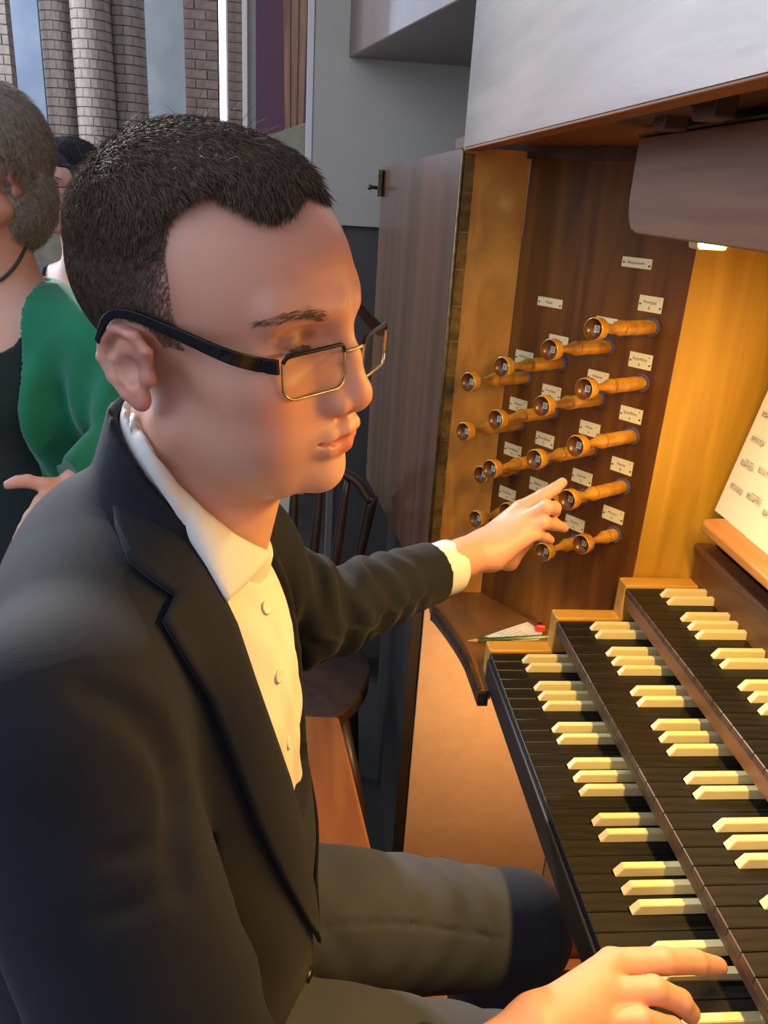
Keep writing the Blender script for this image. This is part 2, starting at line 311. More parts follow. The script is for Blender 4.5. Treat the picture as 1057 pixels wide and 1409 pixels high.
def label_plate(s, z, w, h, l1, l2, num=''):
    mb = MB(); o = jamb(s, z)
    P3 = lambda a, b, n: o+TA*a+TU*b+TN*n
    c = [P3(a, b, n) for n in (0, .0012) for (a, b) in ((-w/2, -h/2), (w/2, -h/2), (w/2, h/2), (-w/2, h/2))]
    mb.add(c, [(0, 3, 2, 1), (4, 5, 6, 7), (0, 1, 5, 4), (1, 2, 6, 5), (2, 3, 7, 6), (3, 0, 4, 7)], 0)
    for (t, sz, a, b) in ((l1, .0062, -.001, .0022 if l2 else 0), (l2, .006, -.001, -.0058), (num, .0045, w*.36, h*.3)):
        if not t: continue
        V, F = text_vf(t, sz); mb.add([P3(a+v[0], b+v[1], .00135) for v in V], F, 1)
    for a in (-w*.43, w*.43):
        V, F = lathe([(0, .0014), (.0018, .0014), (.0022, 0)], P3(a, -h*.05 if a < 0 else -h*.2, 0), TN, 8); mb.add(V, F, 2)
    return mb.obj('stop_label', [PLATE, INK, SCREW], con)
for col, s, z0, pull in (('A', .045, .487, 'OOOOI'), ('B', .112, .448, 'OOOII'), ('C', .195, .408, 'OOOI'), ('D', .2595, .372, 'OOII')):
    for i, pl in enumerate(pull):
        z = z0-.0793*i; k, tip = knob(s, z, .134 if pl == 'O' else .083)
        mb = MB(); a, u, n = TA, TU, KD/np.linalg.norm(KD)
        mb.quad(*[tip+a*x*.0042+u*y*.0046+n*.0006 for (x, y) in ((-1, -1), (1, -1), (1, 1), (-1, 1))], 0)
        V, F = text_vf(LETS[col], .0078); mb.add([tip+a*v[0]+u*v[1]+n*.0009 for v in V], F, 1); mb.obj('letter_plate', [PLATE, INK], k)
        V, F = lathe([(0, .0101), (.0022, .0101), (.0026, .0120), (.0022, .0136), (0, .0136)], jamb(s, z, .0002), PN.tolist()+[0], 22); part('felt_ring', V, F, FELT, con, True)
        label_plate(s+.0075, z+.0305, .0375, .0215, *NAMES[col][i], str((i*3+ord(col)) % 9+1))
label_plate(.0855, .5695, .0485, .0137, 'Hauptwerk', ''); label_plate(.229, .496, .0485, .0137, 'Pedal', '')

# lamp over the pedals, below the key bed
box('pedal_lamp_batten', 0.16, 0.20, -0.16, 0.12, -0.062, -0.0505, PLATE, con, 0.002)
V, F = lathe([(0, 0), (0, .009), (.22, .009), (.22, 0)], (0.18, 0.09, -0.072), (0, -1, 0), 12); part('pedal_lamp_tube', V, F, LAMPON, con, True)
area('pedal_lamp', (0.17, -0.02, -0.085), (-0.35, 0.8, -0.8), 0.04, 0.20, 3.2, (1.0, 0.64, 0.25))
# ------------------------------------------------------------------ the room
STONE = noise_mat('floor_stone', '262220', '332e2a', (6, 6, 6), 0.55, 5, 0.2, 0.05)
PLASTER = noise_mat('grey_plaster', '8f8f90', '9c9b9a', (3, 3, 3), 0.85, 5, 0.2, 0.05)
BRICKM = noise_mat('pale_brick', '8c7a70', 'ad9a8c', (9, 9, 9), 0.85, 4, 0.2, 0.2, lo=.3, hi=.7); BRICK2 = noise_mat('brown_brick', '6e564c', '8a7062', (9, 9, 9), 0.85, 4, 0.2, 0.2)
MORTAR = pr('mortar', '7d746c', 0.9); WHITE = pr('white_trim_paint', 'd9d4cf', 0.6); CASE = noise_mat('painted_case_panel', 'b3a89b', 'bcb1a4', (2, 2, 2), 0.6, 3, 0, 0.02)
MAROON = pr('maroon_panel', '5a3444', 0.7); PIPEW = noise_mat('organ_pipe_wood', '7c5236', 'a0704a', (40, 40, 3), 0.45, 4, 0.3, 0.05)
PANE = pr('daylit_window_pane', 'cfe0ff', 0.4, Emission_Color=lin('cfe2ff'), Emission_Strength=5.0)
def setting(o): o['kind'] = 'structure'; return o
setting(box('floor', -6, 3, -3, 9.3, -.83, -.78, STONE)); setting(box('wall_back', -6, 3, 9.0, 9.2, -.78, 5.5, PLASTER)); setting(box('wall_left', -6.2, -6, -3, 9.2, -.78, 5.5, PLASTER))
wx = lambda px, Y=7.6: float(onY(px, 110, Y)[0])
w1 = thing('window_1', None, None, (wx(-60, 8.9), 8.9, 0), kind='structure'); x0, x1 = wx(-110, 8.9), wx(16, 8.9)
for i in range(4):
    for k in range(6): a = x0+(x1-x0)*i/4; box('pane', a+.02, a+(x1-x0)/4-.02, 8.90, 8.92, 1.25+k*.5, 1.73+k*.5, PANE, w1)
for i in range(5): a = x0+(x1-x0)*i/4; box('mullion', a-.02, a+.02, 8.86, 8.95, 1.2, 4.25, MORTAR, w1)
w2 = thing('window_2', None, None, (wx(306), 8.9, 0), kind='structure'); box('pane', wx(296, 8.9), wx(313, 8.9), 8.9, 8.92, .4, 4.0, PANE, w2)
for px in (314,): box('frame', wx(px, 8.9)-.015, wx(px, 8.9)+.015, 8.85, 8.95, .35, 4.05, WHITE, w2)
def brick_wedge(r, a0, a1, h, t):
    n = 3; V = []; F = []
    for z in (0, h):
        for rr in (r-t, r):
            for i in range(n+1): a = a0+(a1-a0)*i/n; V.append((rr*math.cos(a), rr*math.sin(a), z))
    m = n+1
    for i in range(n): F += [(m+i, m+i+1, 3*m+i+1, 3*m+i), (2*m+i, 3*m+i, 3*m+i+1, 2*m+i+1), (i, i+1, m+i+1, m+i)]
    F += [(0, m, 3*m, 2*m), (n, 2*m+n, 3*m+n, m+n)]; return V, F
pxr = 1102/8.3
for ci, (p0, p1, Y) in enumerate(((63, 106, 7.6), (104, 157, 7.4), (153, 203, 7.6))):
    xa, xb = wx(p0, Y), wx(p1, Y); r = (xb-xa)/2; cx = (xa+xb)/2
    col = thing('brick_column', ['slender round brick column, left of the three in the bundle', 'round brick column in the middle of the bundle of three', 'round brick column, right of the three in the bundle'][ci], 'column', (cx, Y, -.78), 'round brick columns of the church pier')
    V, F = lathe([(0, r-.012), (6.2, r-.012)], (cx, Y, -.78), (0, 0, 1), 24); part('mortar_core', V, F, MORTAR, col, True); h = .077; pro = None
    V, F = brick_wedge(r, 0, math.radians(52), h-.009, .03); bme = mesh('brick', V, F, BRICKM)
    for k in range(38):
        for j in range(4):
            o = bpy.data.objects.new('brick', bme); S.collection.objects.link(o); o.parent = col; o.location = (0, 0, 1.05+k*h+RNG.uniform(-.001, .001)); o.rotation_euler = (0, 0, math.radians(178+54*j+27*(k % 2)-14))
for name, p0, p1, Y, lab, bmx, wide in (('brick_pilaster', 254, 301, 7.2, 'flat brick pilaster between the grey wall and the bright slit window', BRICK2, 1.5), ('brick_pilaster', 313, 336, 7.2, 'narrow brown brick pilaster beside the bright slit window', BRICK2, 1), ('brick_pilaster', -12, 18, 7.2, 'brick pilaster beside the bright church window', BRICKM, 1.5)):
    xa, xb = wx(p0, Y), wx(p1, Y); pil = thing(name, lab, 'pilaster', ((xa+xb)/2, Y, -.78)); box('mortar_core', xa+.006, xb-.006, Y+.01, Y+.13, -.78, 5.4, MORTAR, pil); h = .077
    full = (xb-xa)/wide; m1 = bm_part('brick', bm_box(0.004, full-.004, 0, .1, 0, h-.009, .003, 1), bmx, pil, loc=(xa, Y-.002, .4))
    hm = m1 if wide == 1 else bm_part('brick', bm_box(0.004, full/2-.004, 0, .1, 0, h-.009, .003, 1), bmx, pil, loc=(xb-full/2, Y-.002, .4))
    for k in range(1, 36):
        if wide == 1: dup(m1, pil, (xa, Y-.002+RNG.uniform(-.004, .004), .4+k*h)); continue
        o = k % 2; dup(m1, pil, (xa+(full/2 if o else 0), Y-.002+RNG.uniform(-.004, .004), .4+k*h)); dup(hm, pil, (xa if o else xb-full/2, Y-.002+RNG.uniform(-.004, .004), .4+k*h))
setting(box('trim_1', wx(340, 5.5), wx(354, 5.5), 5.5, 5.7, -.78, 4.5, WHITE)); setting(box('trim_2', wx(333.5, 5.4), wx(340, 5.4), 5.4, 5.5, -.78, 4.5, pr('sunlit_edge_tone', 'ead9cf', .6)))  # trim_2: sunlit edge of the column, put into a paler colour
setting(box('trim_3', wx(19, 8.6), wx(60, 8.6), 8.6, 8.8, -.78, 5.4, noise_mat('blue_grey_panel', '7c8698', '8a93a3', (3, 3, 3), .7, 3)))
setting(box('wall_right', wx(352, 5.2), 3, 5.2, 5.3, -.78, 5.0, MAROON))
for i, (pa, pb, qa, qb) in enumerate(((384, 396, 393, 400), (398, 410, 402, 409), (412, 424, 411, 418))):
    Y = 3.6; zt, zb = 2.1, float(onY(405, 178, Y)[2]); a, b, c, d = [wx(v, Y) for v in (pa, pb, qa, qb)]
    op = thing('organ_pipe', ['leftmost brown wooden organ pipe against the maroon panel', 'middle brown wooden organ pipe of the three behind the ledge', 'rightmost brown wooden organ pipe beside the grey case'][i], 'organ pipe', ((a+b)/2, Y, zb-.25), 'wooden organ pipes behind the ledge')
    part('pipe_body', [(c, Y, zb), (d, Y, zb), (d, Y+.08, zb), (c, Y+.08, zb), (a, Y, zt), (b, Y, zt), (b, Y+.08, zt), (a, Y+.08, zt)], B6, PIPEW, op)
    V, F = lathe([(0, .008), (.24, .016), (.25, .016)], ((c+d)/2, Y+.04, zb-.25), (0, 0, 1), 10); part('pipe_foot', V, F, PIPEW, op, True)
Y = 2.7; A = onY(362, 189, Y); B = onY(430, 166, Y)
lg = bm_part('trim_4', bm_prism([(A[0]-1.2, A[2]-.2), (A[0], A[2]), (B[0], B[2]), (B[0], -.78), (A[0]-1.2, -.78)], Y, Y+.25, 1, .004), noise_mat('beige_ledge', '8f8470', 'a3977f', (20, 20, 20), .8, 4, 0, .1)); setting(lg)
# organ case beyond the console door
oc = thing('organ_case', 'tall grey painted organ case beyond the console door', 'organ case', (0.1, 1.3, -.78)); Y = 1.2
xl = float(onY(431, 120, Y)[0]); zb = float(onY(500, 312, Y)[2])
box('case_panel', xl, 0.62, Y, Y+.05, zb, 2.3, CASE, oc, .002); box('edge_trim', xl-.016, xl-.0002, Y-.004, Y+.054, zb, 2.3, WHITE, oc, .001)  # batten painted white for the sun catching the case edge
box('lower_panel', float(onY(472, 330, Y)[0]), .62, Y+.02, Y+.06, -.78, zb-.001, noise_mat('dark_case_panel', '484240', '524b48', (3, 3, 3), .55, 3), oc)
box('corner_post', float(onY(462, 330, Y)[0]), float(onY(472, 330, Y)[0])-.0005, Y+.01, Y+.06, -.78, zb-.001, noise_mat('grey_post', '77706b', '7f7873', (3, 3, 3), .55, 3), oc)
a = onY(480, 79, Y-.002); b = onZ(633, 0, a[2]); dv = (b-a)[:2]; e = a[:2]+dv*1.6
bm_part('upper_cabinet', bm_prism([tuple(a[:2]), tuple(e), (.62, e[1]), (.62, a[1])], a[2], 2.3, 2, .003), noise_mat('brown_varnish', '5a3b34', '6e4b42', (14, 14, 3), .28, 4, .4, .05, coat=.5, coatr=.15), oc)
# ------------------------------------------------------------------ implicit surfaces for bodies and clothes
def sm(a, b, k):
    h = np.clip(.5+.5*(b-a)/k, 0, 1); return b+(a-b)*h-k*h*(1-h)
def sx(a, b, k): return -sm(-a, -b, k)
def ell(P, c, r):
    q = (P-np.array(c, np.float32)); r = np.array(r, np.float32); k0 = np.sqrt(((q/r)**2).sum(-1))+1e-9; k1 = np.sqrt(((q/(r*r))**2).sum(-1))+1e-9
    return k0*(k0-1)/k1
def sph(P, c, r): return np.sqrt(((P-np.array(c, np.float32))**2).sum(-1))-r
def cone(P, a, b, ra, rb):
    a = np.array(a, np.float32); d = np.array(b, np.float32)-a; q = P-a; t = np.clip((q@d)/max(d@d, 1e-12), 0, 1)
    return np.sqrt(((q-t[:, None]*d)**2).sum(-1))-(ra+(rb-ra)*t)
def chain(P, pts, rs, k=0.006):
    o = None
    for i in range(len(pts)-1):
        c = cone(P, pts[i], pts[i+1], rs[i], rs[i+1]); o = c if o is None else (np.minimum(o, c) if k <= 0 else sm(o, c, k))
    return o
def xf(P, o, M): return (P-np.array(o, np.float32))@np.array(M, np.float32)
def rot(axis, deg): return np.array(Matrix.Rotation(math.radians(deg), 3, axis))
def ev(f, P, n=200000): return np.concatenate([f(P[i:i+n]) for i in range(0, len(P), n)]) if len(P) else np.zeros(0, np.float32)
def polygonise(f, lo, hi, h):
    """surface nets on a grid that is evaluated only near the surface"""
    lo = np.array(lo, float); hi = np.array(hi, float); B = 6
    nb = np.ceil((hi-lo)/(h*B)).astype(int); n = nb*B+1
    c = np.stack(np.meshgrid(*[(np.arange(k)+.5)*B*h for k in nb], indexing='ij'), -1)+lo
    fc = ev(f, c.reshape(-1, 3).astype(np.float32)).reshape(nb); near = np.abs(fc) < B*h*1.35
    D = np.repeat(np.repeat(np.repeat(np.where(fc > 0, 1., -1.), B, 0), B, 1), B, 2).astype(np.float32)
    D = np.pad(D, ((0, 1),)*3, mode='edge'); mask = np.zeros(n, bool)
    for i, j, k in np.argwhere(near): mask[i*B:i*B+B+1, j*B:j*B+B+1, k*B:k*B+B+1] = True
    idx = np.argwhere(mask); D[mask] = ev(f, (idx*h+lo).astype(np.float32))
    s = D < 0; cnt = sum(s[a:n[0]-1+a, b:n[1]-1+b, d:n[2]-1+d].astype(np.int8) for a in (0, 1) for b in (0, 1) for d in (0, 1))
    act = (cnt > 0) & (cnt < 8); vid = -np.ones(act.shape, int); A = np.argwhere(act); vid[act] = np.arange(len(A))
    acc = np.zeros((len(A), 3)); num = np.zeros(len(A)); cor = [(a, b, d) for a in (0, 1) for b in (0, 1) for d in (0, 1)]
    val = {q: D[A[:, 0]+q[0], A[:, 1]+q[1], A[:, 2]+q[2]] for q in cor}
    for p in cor:
        for ax in range(3):
            if p[ax]: continue
            q = list(p); q[ax] = 1; q = tuple(q); a, b = val[p], val[q]; cr = (a < 0) != (b < 0)
            t = np.where(cr, a/np.where(cr, a-b, 1), 0); pt = np.tile(np.array(p, float), (len(A), 1)); pt[:, ax] += t
            acc[cr] += pt[cr]; num[cr] += 1
    V = (A+acc/num[:, None])*h+lo; F = []
    for ax in range(3):
        u, v = [(1, 2), (2, 0), (0, 1)][ax]; sl0 = [slice(None)]*3; sl1 = [slice(None)]*3
        sl0[ax] = slice(0, n[ax]-1); sl1[ax] = slice(1, n[ax]); e = s[tuple(sl0)] != s[tuple(sl1)]
        E = np.argwhere(e); E = E[(E[:, u] > 0) & (E[:, v] > 0) & (E[:, u] < n[u]-1) & (E[:, v] < n[v]-1)]
        du = np.zeros(3, int); du[u] = 1; dv = np.zeros(3, int); dv[v] = 1
        q = [vid[tuple((E-a*du-b*dv).T)] for a, b in ((0, 0), (1, 0), (1, 1), (0, 1))]
        Q = np.stack(q, 1); fl = ~s[tuple(E.T)]; Q[fl] = Q[fl][:, ::-1]; F.append(Q)
    F = np.concatenate(F); return V, F[(F >= 0).all(1)]
def fast_mesh(name, V, F, m, smooth=True):
    me = bpy.data.meshes.new(name); k = F.shape[1]; me.vertices.add(len(V)); me.vertices.foreach_set('co', np.asarray(V, np.float32).ravel())
    me.loops.add(F.size); me.loops.foreach_set('vertex_index', F.ravel().astype(np.int32)); me.polygons.add(len(F))
    me.polygons.foreach_set('loop_start', np.arange(0, F.size, k, dtype=np.int32)); me.polygons.foreach_set('loop_total', np.full(len(F), k, np.int32))
    if smooth: me.polygons.foreach_set('use_smooth', np.ones(len(F), bool))
    for x in (m if isinstance(m, (list, tuple)) else [m]): me.materials.append(x)
    me.update(calc_edges=True); me.validate(); return me
def sdf_part(name, f, lo, hi, h, m, parent, colour=None):
    V, F = polygonise(f, lo, hi, h); me = fast_mesh(name, V, F, m)
    if colour is not None:
        C4 = np.ones((len(V), 4), np.float32); C4[:, :3] = colour(V.astype(np.float32))
        at = me.color_attributes.new('tone', 'FLOAT_COLOR', 'POINT'); at.data.foreach_set('color', C4.ravel())
    return link(name, me, parent)
def march(f, px, off=0.0, t0=0.2, t1=3.0):
    """where the view lines through photograph pixels meet a surface: used to lay cloth pieces on the body"""
    px = np.array(px, float); d = ray(px[:, 0], px[:, 1]); L = np.linalg.norm(d, axis=1); d = d/L[:, None]; t = np.full(len(px), t0)
    best = np.full(len(px), 9.); bt = t.copy()
    for _ in range(140):
        v = f((CAM+d*t[:, None]).astype(np.float32))-off; g = np.abs(v) < best; best[g] = np.abs(v)[g]; bt[g] = t[g]; t = np.clip(t+v*.7, t0, t1)
    return CAM+d*bt[:, None]
def grad(f, P, e=0.001):
    P = np.asarray(P, np.float32); g = np.stack([f(P+np.eye(3, dtype=np.float32)[i]*e)-f(P-np.eye(3, dtype=np.float32)[i]*e) for i in range(3)], -1)
    return g/(np.linalg.norm(g, axis=1, keepdims=True)+1e-9)
def slab_grid(G, N, t):
    """closed thin sheet over a grid of points G[u,v] with normals N"""
    nu, nv = G.shape[:2]; V = np.concatenate([(G+N*t*.5).reshape(-1, 3), (G-N*t*.5).reshape(-1, 3)]); F = []; o = nu*nv
    for i in range(nu-1):
        for j in range(nv-1):
            a, b, c, d = i*nv+j, (i+1)*nv+j, (i+1)*nv+j+1, i*nv+j+1; F += [(a, b, c, d), (a+o, d+o, c+o, b+o)]
    rim = [(i, 0) for i in range(nu)]+[(nu-1, j) for j in range(1, nv)]+[(i, nv-1) for i in range(nu-2, -1, -1)]+[(0, j) for j in range(nv-2, 0, -1)]
    r = [a*nv+b for a, b in rim]
    for i in range(len(r)): a, b = r[i], r[(i+1) % len(r)]; F.append((a, a+o, b+o, b))
    return V, F
def grid_normals(G):
    n = np.cross(np.gradient(G, axis=0), np.gradient(G, axis=1)); return n/(np.linalg.norm(n, axis=-1, keepdims=True)+1e-9)
def tone_mat(name, rough, bump=0.0, bs=900, sss=0.0, spec=0.4, sheen=0.0, radius=(1, .35, .2), var=0.0):
    m = pr(name, 'ffffff', rough, spec); nt = m.node_tree; b = nt.nodes['Principled BSDF']; a = nd(m, 'ShaderNodeVertexColor'); a.layer_name = 'tone'
    b.inputs['Subsurface Weight'].default_value = sss; b.inputs['Subsurface Radius'].default_value = radius; b.inputs['Subsurface Scale'].default_value = 0.006
    b.inputs['Sheen Weight'].default_value = sheen; L = nt.links.new; src = a.outputs[0]; tc = nd(m, 'ShaderNodeTexCoord')
    if var:
        nz = nd(m, 'ShaderNodeTexNoise'); nz.inputs['Scale'].default_value = 70; nz.inputs['Detail'].default_value = 5; mx = nd(m, 'ShaderNodeMix', data_type='RGBA', blend_type='MULTIPLY'); mr = nd(m, 'ShaderNodeMapRange')
        mr.inputs[3].default_value = 1-var; mr.inputs[4].default_value = 1+var*.6; L(tc.outputs['Object'], nz.inputs[0]); L(nz.outputs[0], mr.inputs[0]); mx.inputs[0].default_value = 1; L(src, mx.inputs[6]); L(mr.outputs[0], mx.inputs[7]); src = mx.outputs[2]
    L(src, b.inputs['Base Color'])
    if bump:
        nz = nd(m, 'ShaderNodeTexNoise'); nz.inputs['Scale'].default_value = bs; bp = nd(m, 'ShaderNodeBump'); bp.inputs['Strength'].default_value = bump; bp.inputs['Distance'].default_value = 0.0006
        L(tc.outputs['Object'], nz.inputs[0]); L(nz.outputs[0], bp.inputs['Height']); L(bp.outputs[0], b.inputs['Normal'])
    return m
SKIN = tone_mat('skin', 0.46, 0.10, 1400, 0.12, 0.38, var=0.06)
def cloth_mat(name, c1, c2, rough=0.85, ws=1500, bump=0.25, sheen=0.15, sc=9):
    m = noise_mat(name, c1, c2, (sc, sc, sc), rough, 5, 0.3, bump, 0.25, bscale=(ws, ws, ws)); m.node_tree.nodes['Principled BSDF'].inputs['Sheen Weight'].default_value = sheen; return m
# ------------------------------------------------------------------ the organist
HQ = np.array([-0.3450, -0.4690, 0.5420])
HM = rot('Z', -25.61)@rot('Y', 5.06)@rot('X', 8.27)
def hl(v): return HQ+HM@np.array(v, float)                      # head frame (x forward, y left, z up) to the room
def to_head(P): return xf(P, HQ, HM)
def face(q):
    """a man's head in its own frame, metres, origin between the ears"""
    x, y, z = q[:, 0], q[:, 1], q[:, 2]; a = np.stack([x, np.abs(y), z], 1).astype(np.float32)
    d = ell(q, (-.014, 0, .048), (.0890, .0765, .076)); d = sm(d, ell(q, (.026, 0, .042), (.0640, .064, .062)), .03)
    d = sm(d, ell(q, (.036, 0, -.022), (.052, .0565, .066)), .025)
    d = sm(d, ell(a, (.050, .047, -.006), (.028, .020, .019)), .020); d = sm(d, ell(a, (.052, .036, -.043), (.030, .025, .032)), .022)
    d = sm(d, ell(q, (.066, 0, -.045), (.0325, .031, .029)), .018)
    d = sm(d, cone(a, (.002, .0505, -.046), (.058, .024, -.079), .0215, .0175), .022); d = sm(d, ell(q, (.0795, 0, -.0785), (.0185, .021, .0185)), .014)
    d = sm(d, ell(q, (.030, 0, -.062), (.050, .042, .028)), .02)
    d = sm(d, cone(a, (.0875, .010, .040), (.067, .048, .043), .0095, .009), .012)
    d = sx(d, -ell(a, (.092, .034, .021), (.022, .019, .0115)), .014)
    # nose
    d = sm(d, chain(q, [(.0875, 0, .030), (.0955, 0, .008), (.1025, 0, -.012)], [.0075, .0082, .0095], .006), .010)
    d = sm(d, cone(a, (.082, .009, .008), (.0930, .012, -.019), .0085, .0085), .009); d = sm(d, ell(q, (.1042, 0, -.0178), (.0104, .0104, .0098)), .007)
    d = sm(d, ell(a, (.0940, .0140, -.0212), (.0115, .0068, .0080)), .005); d = sm(d, cone(q, (.1030, 0, -.0240), (.0930, 0, -.0280), .0046, .0055), .006)
    d = sx(d, -ell(a, (.0975, .0078, -.0290), (.0068, .0040, .0048)), .004)
    # mouth
    d = sm(d, chain(a, [(.0800, .0290, -.0470), (.0930, .0165, -.0440), (.0992, .0050, -.0410), (.0995, 0, -.0418)], [.0026, .0048, .0060, .0056], .004), .006)
    d = sm(d, chain(a, [(.0800, .0285, -.0482), (.0918, .0155, -.0530), (.0965, 0, -.0542)], [.0026, .0064, .0074], .004), .006)
    d = sx(d, -chain(a, [(.0845, .0290, -.0476), (.0975, .0160, -.0482), (.1055, .0050, -.0475), (.1060, 0, -.0482)], [.0010, .0017, .0020, .0020], 0), .004)
    # eyelids over the eyes, looking down
    e = (.0640, .0340, .0215); lid = sph(a, e, .0137); ap = np.maximum(np.maximum(np.abs(a[:, 2]-.0180+(a[:, 1]-.034)**2*9)-.0016, .068-a[:, 0]), np.abs(a[:, 1]-.034)-.0125)
    d = sm(d, sx(lid, -ap, .001), .0035)
    d = sx(d, -chain(a, [(.0785, .026, .0295), (.0790, .034, .0305), (.0705, .046, .0265)], [.0004, .0008, .0006], 0), .004)
    # ears
    E = np.array(Matrix.Rotation(math.radians(26), 3, 'Z'))@np.array(Matrix.Rotation(math.radians(-16), 3, 'Y')); s = xf(a, (-.0115, .0720, -.003), E)/np.array([1.32, .95, .76], np.float32)
    ear = ell(s, (-.004, .004, .006), (.0185, .0048, .029))
    rim = chain(s, [(.010, .001, .003), (.015, .004, .017), (.010, .007, .030), (-.003, .009, .0355), (-.016, .011, .028), (-.0215, .011, .012), (-.018, .009, -.006), (-.010, .007, -.020)], [.003, .0035, .004, .0042, .0044, .0044, .004, .0042], .003)
    ear = sm(ear, rim, .004); ear = sm(ear, chain(s, [(-.004, .006, .022), (-.0105, .008, .010), (-.0095, .007, -.006), (-.001, .006, -.0145)], [.003, .0036, .0036, .0034], .003), .004)
    ear = sx(ear, -ell(s, (.000, .0115, .001), (.0085, .0100, .0125)), .004); ear = sm(ear, ell(s, (-.002, .004, -.0235), (.0085, .0055, .0105)), .006)
    ear = sm(ear, ell(s, (.0105, .003, -.004), (.0050, .0050, .0075)), .004)
    return sm(d, ear*.82, .005)
NB0, NB1 = hl((-.008, 0, -.035)), np.array([-0.386, -0.452, 0.375])
def neck(P): return sm(cone(P, NB0, NB1, .048, .058), cone(P, hl((.028, 0, -.075)), np.array([-0.350, -0.452, 0.360]), .026, .030), .03)
def head(P): return sm(face(to_head(P)), neck(P), .022)
# hands: joints in the room
def hand(P, J):
    """J: wrist, elbow, palm knuckle rows and fingers as joint lists with radii"""
    d = cone(P, J['elbow'], J['wrist'], .031, J['wr'])
    for k in range(4): d = sm(d, cone(P, J['wrist'] if k in (1, 2) else J['carpal'][0 if k == 0 else 1], J['fingers'][k][0], J['wr']*.72, J['kr'][k]), .016)
    d = sm(d, chain(P, J['thumb'], J['thr'], .006), .010)
    for k in range(4): d = sm(d, chain(P, J['fingers'][k], J['fr'][k], .003), .0035)
    return d
# left hand stretched to the drawstops (pixel and distance along the view axis of each joint)
T0 = .03
LE, LC = dep(428, 846, .905), dep(594, 788, 1.034)
def pxs(L): return [dep(x, y, t+T0) for (x, y, t) in L]
LH = dict(elbow=LE+(LC-LE)*.78, wrist=dep(666, 756, 1.055+T0), wr=.026, carpal=pxs([(674, 742, 1.075), (680, 766, 1.040)]),
    kr=[.0118, .0120, .0112, .0100],
    fingers=[pxs([(716, 700, 1.075), (747, 683, 1.072), (763, 673, 1.072), (774, 664, 1.074)]), pxs([(727, 713, 1.055), (752, 698, 1.040), (763, 699, 1.052), (764, 704, 1.064)]),
             pxs([(726, 730, 1.045), (748, 719, 1.040), (764, 722, 1.062), (776, 726, 1.078)]), pxs([(717, 744, 1.040), (737, 735, 1.042), (750, 739, 1.060), (757, 743, 1.070)])],
    fr=[[.0112, .0100, .0084, .0070], [.0114, .0104, .0090, .0078], [.0108, .0096, .0084, .0070], [.0098, .0086, .0074, .0062]],
    thumb=pxs([(680, 768, 1.060), (700, 771, 1.100), (722, 745, 1.125), (738, 725, 1.135)]), thr=[.0160, .0140, .0115, .0090])
# right hand on the lowest keyboard (pixel and height of each joint)
def pz(L): return [onZ(x, y, z) for (x, y, z) in L]
RH = dict(elbow=np.array([-.245, -.700, .030]), wrist=onZ(742, 1428, .062), wr=.0265, carpal=[onZ(748, 1410, .064), onZ(745, 1448, .054)],
    kr=[.0122, .0124, .0116, .0104],
    fingers=[pz([(842, 1326, .060), (912, 1322, .057), (958, 1324, .042), (988, 1330, .026)]), pz([(832, 1368, .060), (900, 1362, .058), (936, 1378, .042), (950, 1394, .024)]),
             pz([(815, 1408, .056), (880, 1404, .056), (925, 1416, .038), (945, 1432, .021)]), pz([(795, 1450, .048), (850, 1456, .046), (885, 1466, .030), (905, 1476, .016)])],
    fr=[[.0118, .0108, .0096, .0082], [.0120, .0108, .0096, .0082], [.0112, .0100, .0088, .0074], [.0100, .0088, .0076, .0064]],
    thumb=[onZ(765, 1410, .048), onZ(812, 1362, .030), onZ(858, 1352, .022), onZ(893, 1362, .017)], thr=[.0150, .0135, .0115, .0092])
body = lambda P: sm(np.minimum(np.minimum(head(P), hand(P, LH)), hand(P, RH)), torso_core(P), .01)
def torso_core(P):
    d = ell(P, (-.420, -.455, .170), (.085, .125, .205)); d = sm(d, ell(P, (-.425, -.455, -.05), (.09, .13, .13)), .05)
    return np.minimum(d, np.minimum(chain(P, [(-.425, -.60, .325), (-.312, -.705, .025), RH['elbow']], [.045, .040, .034], .01), chain(P, [(-.395, -.30, .330), dep(428, 848, .905), LH['elbow']], [.042, .034, .032], .01)))
# hairline: a closed run of head-frame directions
HC = np.array([0.0, 0.0, 0.035])
def hair_mask(q):
    """>0 where hair grows (metres-ish signed margin), both sides alike"""
    p = q-HC.astype(np.float32); az = np.degrees(np.arctan2(np.abs(p[:, 1]), p[:, 0])); el = np.degrees(np.arctan2(p[:, 2], np.hypot(p[:, 0], p[:, 1])))
    top = el-np.interp(az, HT[0], HT[1]); side = np.minimum((az-np.interp(el, HS[0], HS[1]))*.8, el-np.interp(az, HB[0], HB[1]))
    return np.maximum(top, side)*.0016
HT = ([0, 1, 14, 22, 29, 35, 43, 51, 61, 72, 80, 180], [47, 46.5, 41.5, 39, 38.3, 40, 43.5, 47.6, 51.2, 52, 56, 56])
HS = ([-20, -10, 4, 13, 27, 37.5, 44.6, 50, 60, 90], [71.5, 75.4, 77, 78.2, 80.8, 81.9, 80.4, 73, 60, 50])
HB = ([0, 86, 89, 94, 102, 110, 120, 135, 160, 180], [-15, -15, -10, -6, -7, -8, -26, -38, -46, -48])
def face_bald(q): return sm(ell(q, (-.014, 0, .048), (.0890, .0765, .076)), ell(q, (.026, 0, .042), (.0640, .064, .062)), .03)
def hair_thick(q):
    z = q[:, 2]; t = .0045+.0125*np.clip((z-.055)/.06, 0, 1)**1.2; m = hair_mask(q); return t*np.clip((m+.002)/.020, 0, 1)**.6
sst = lambda a, lo, hi: (lambda t: t*t*(3-2*t))(np.clip((a-lo)/(hi-lo), 0, 1))
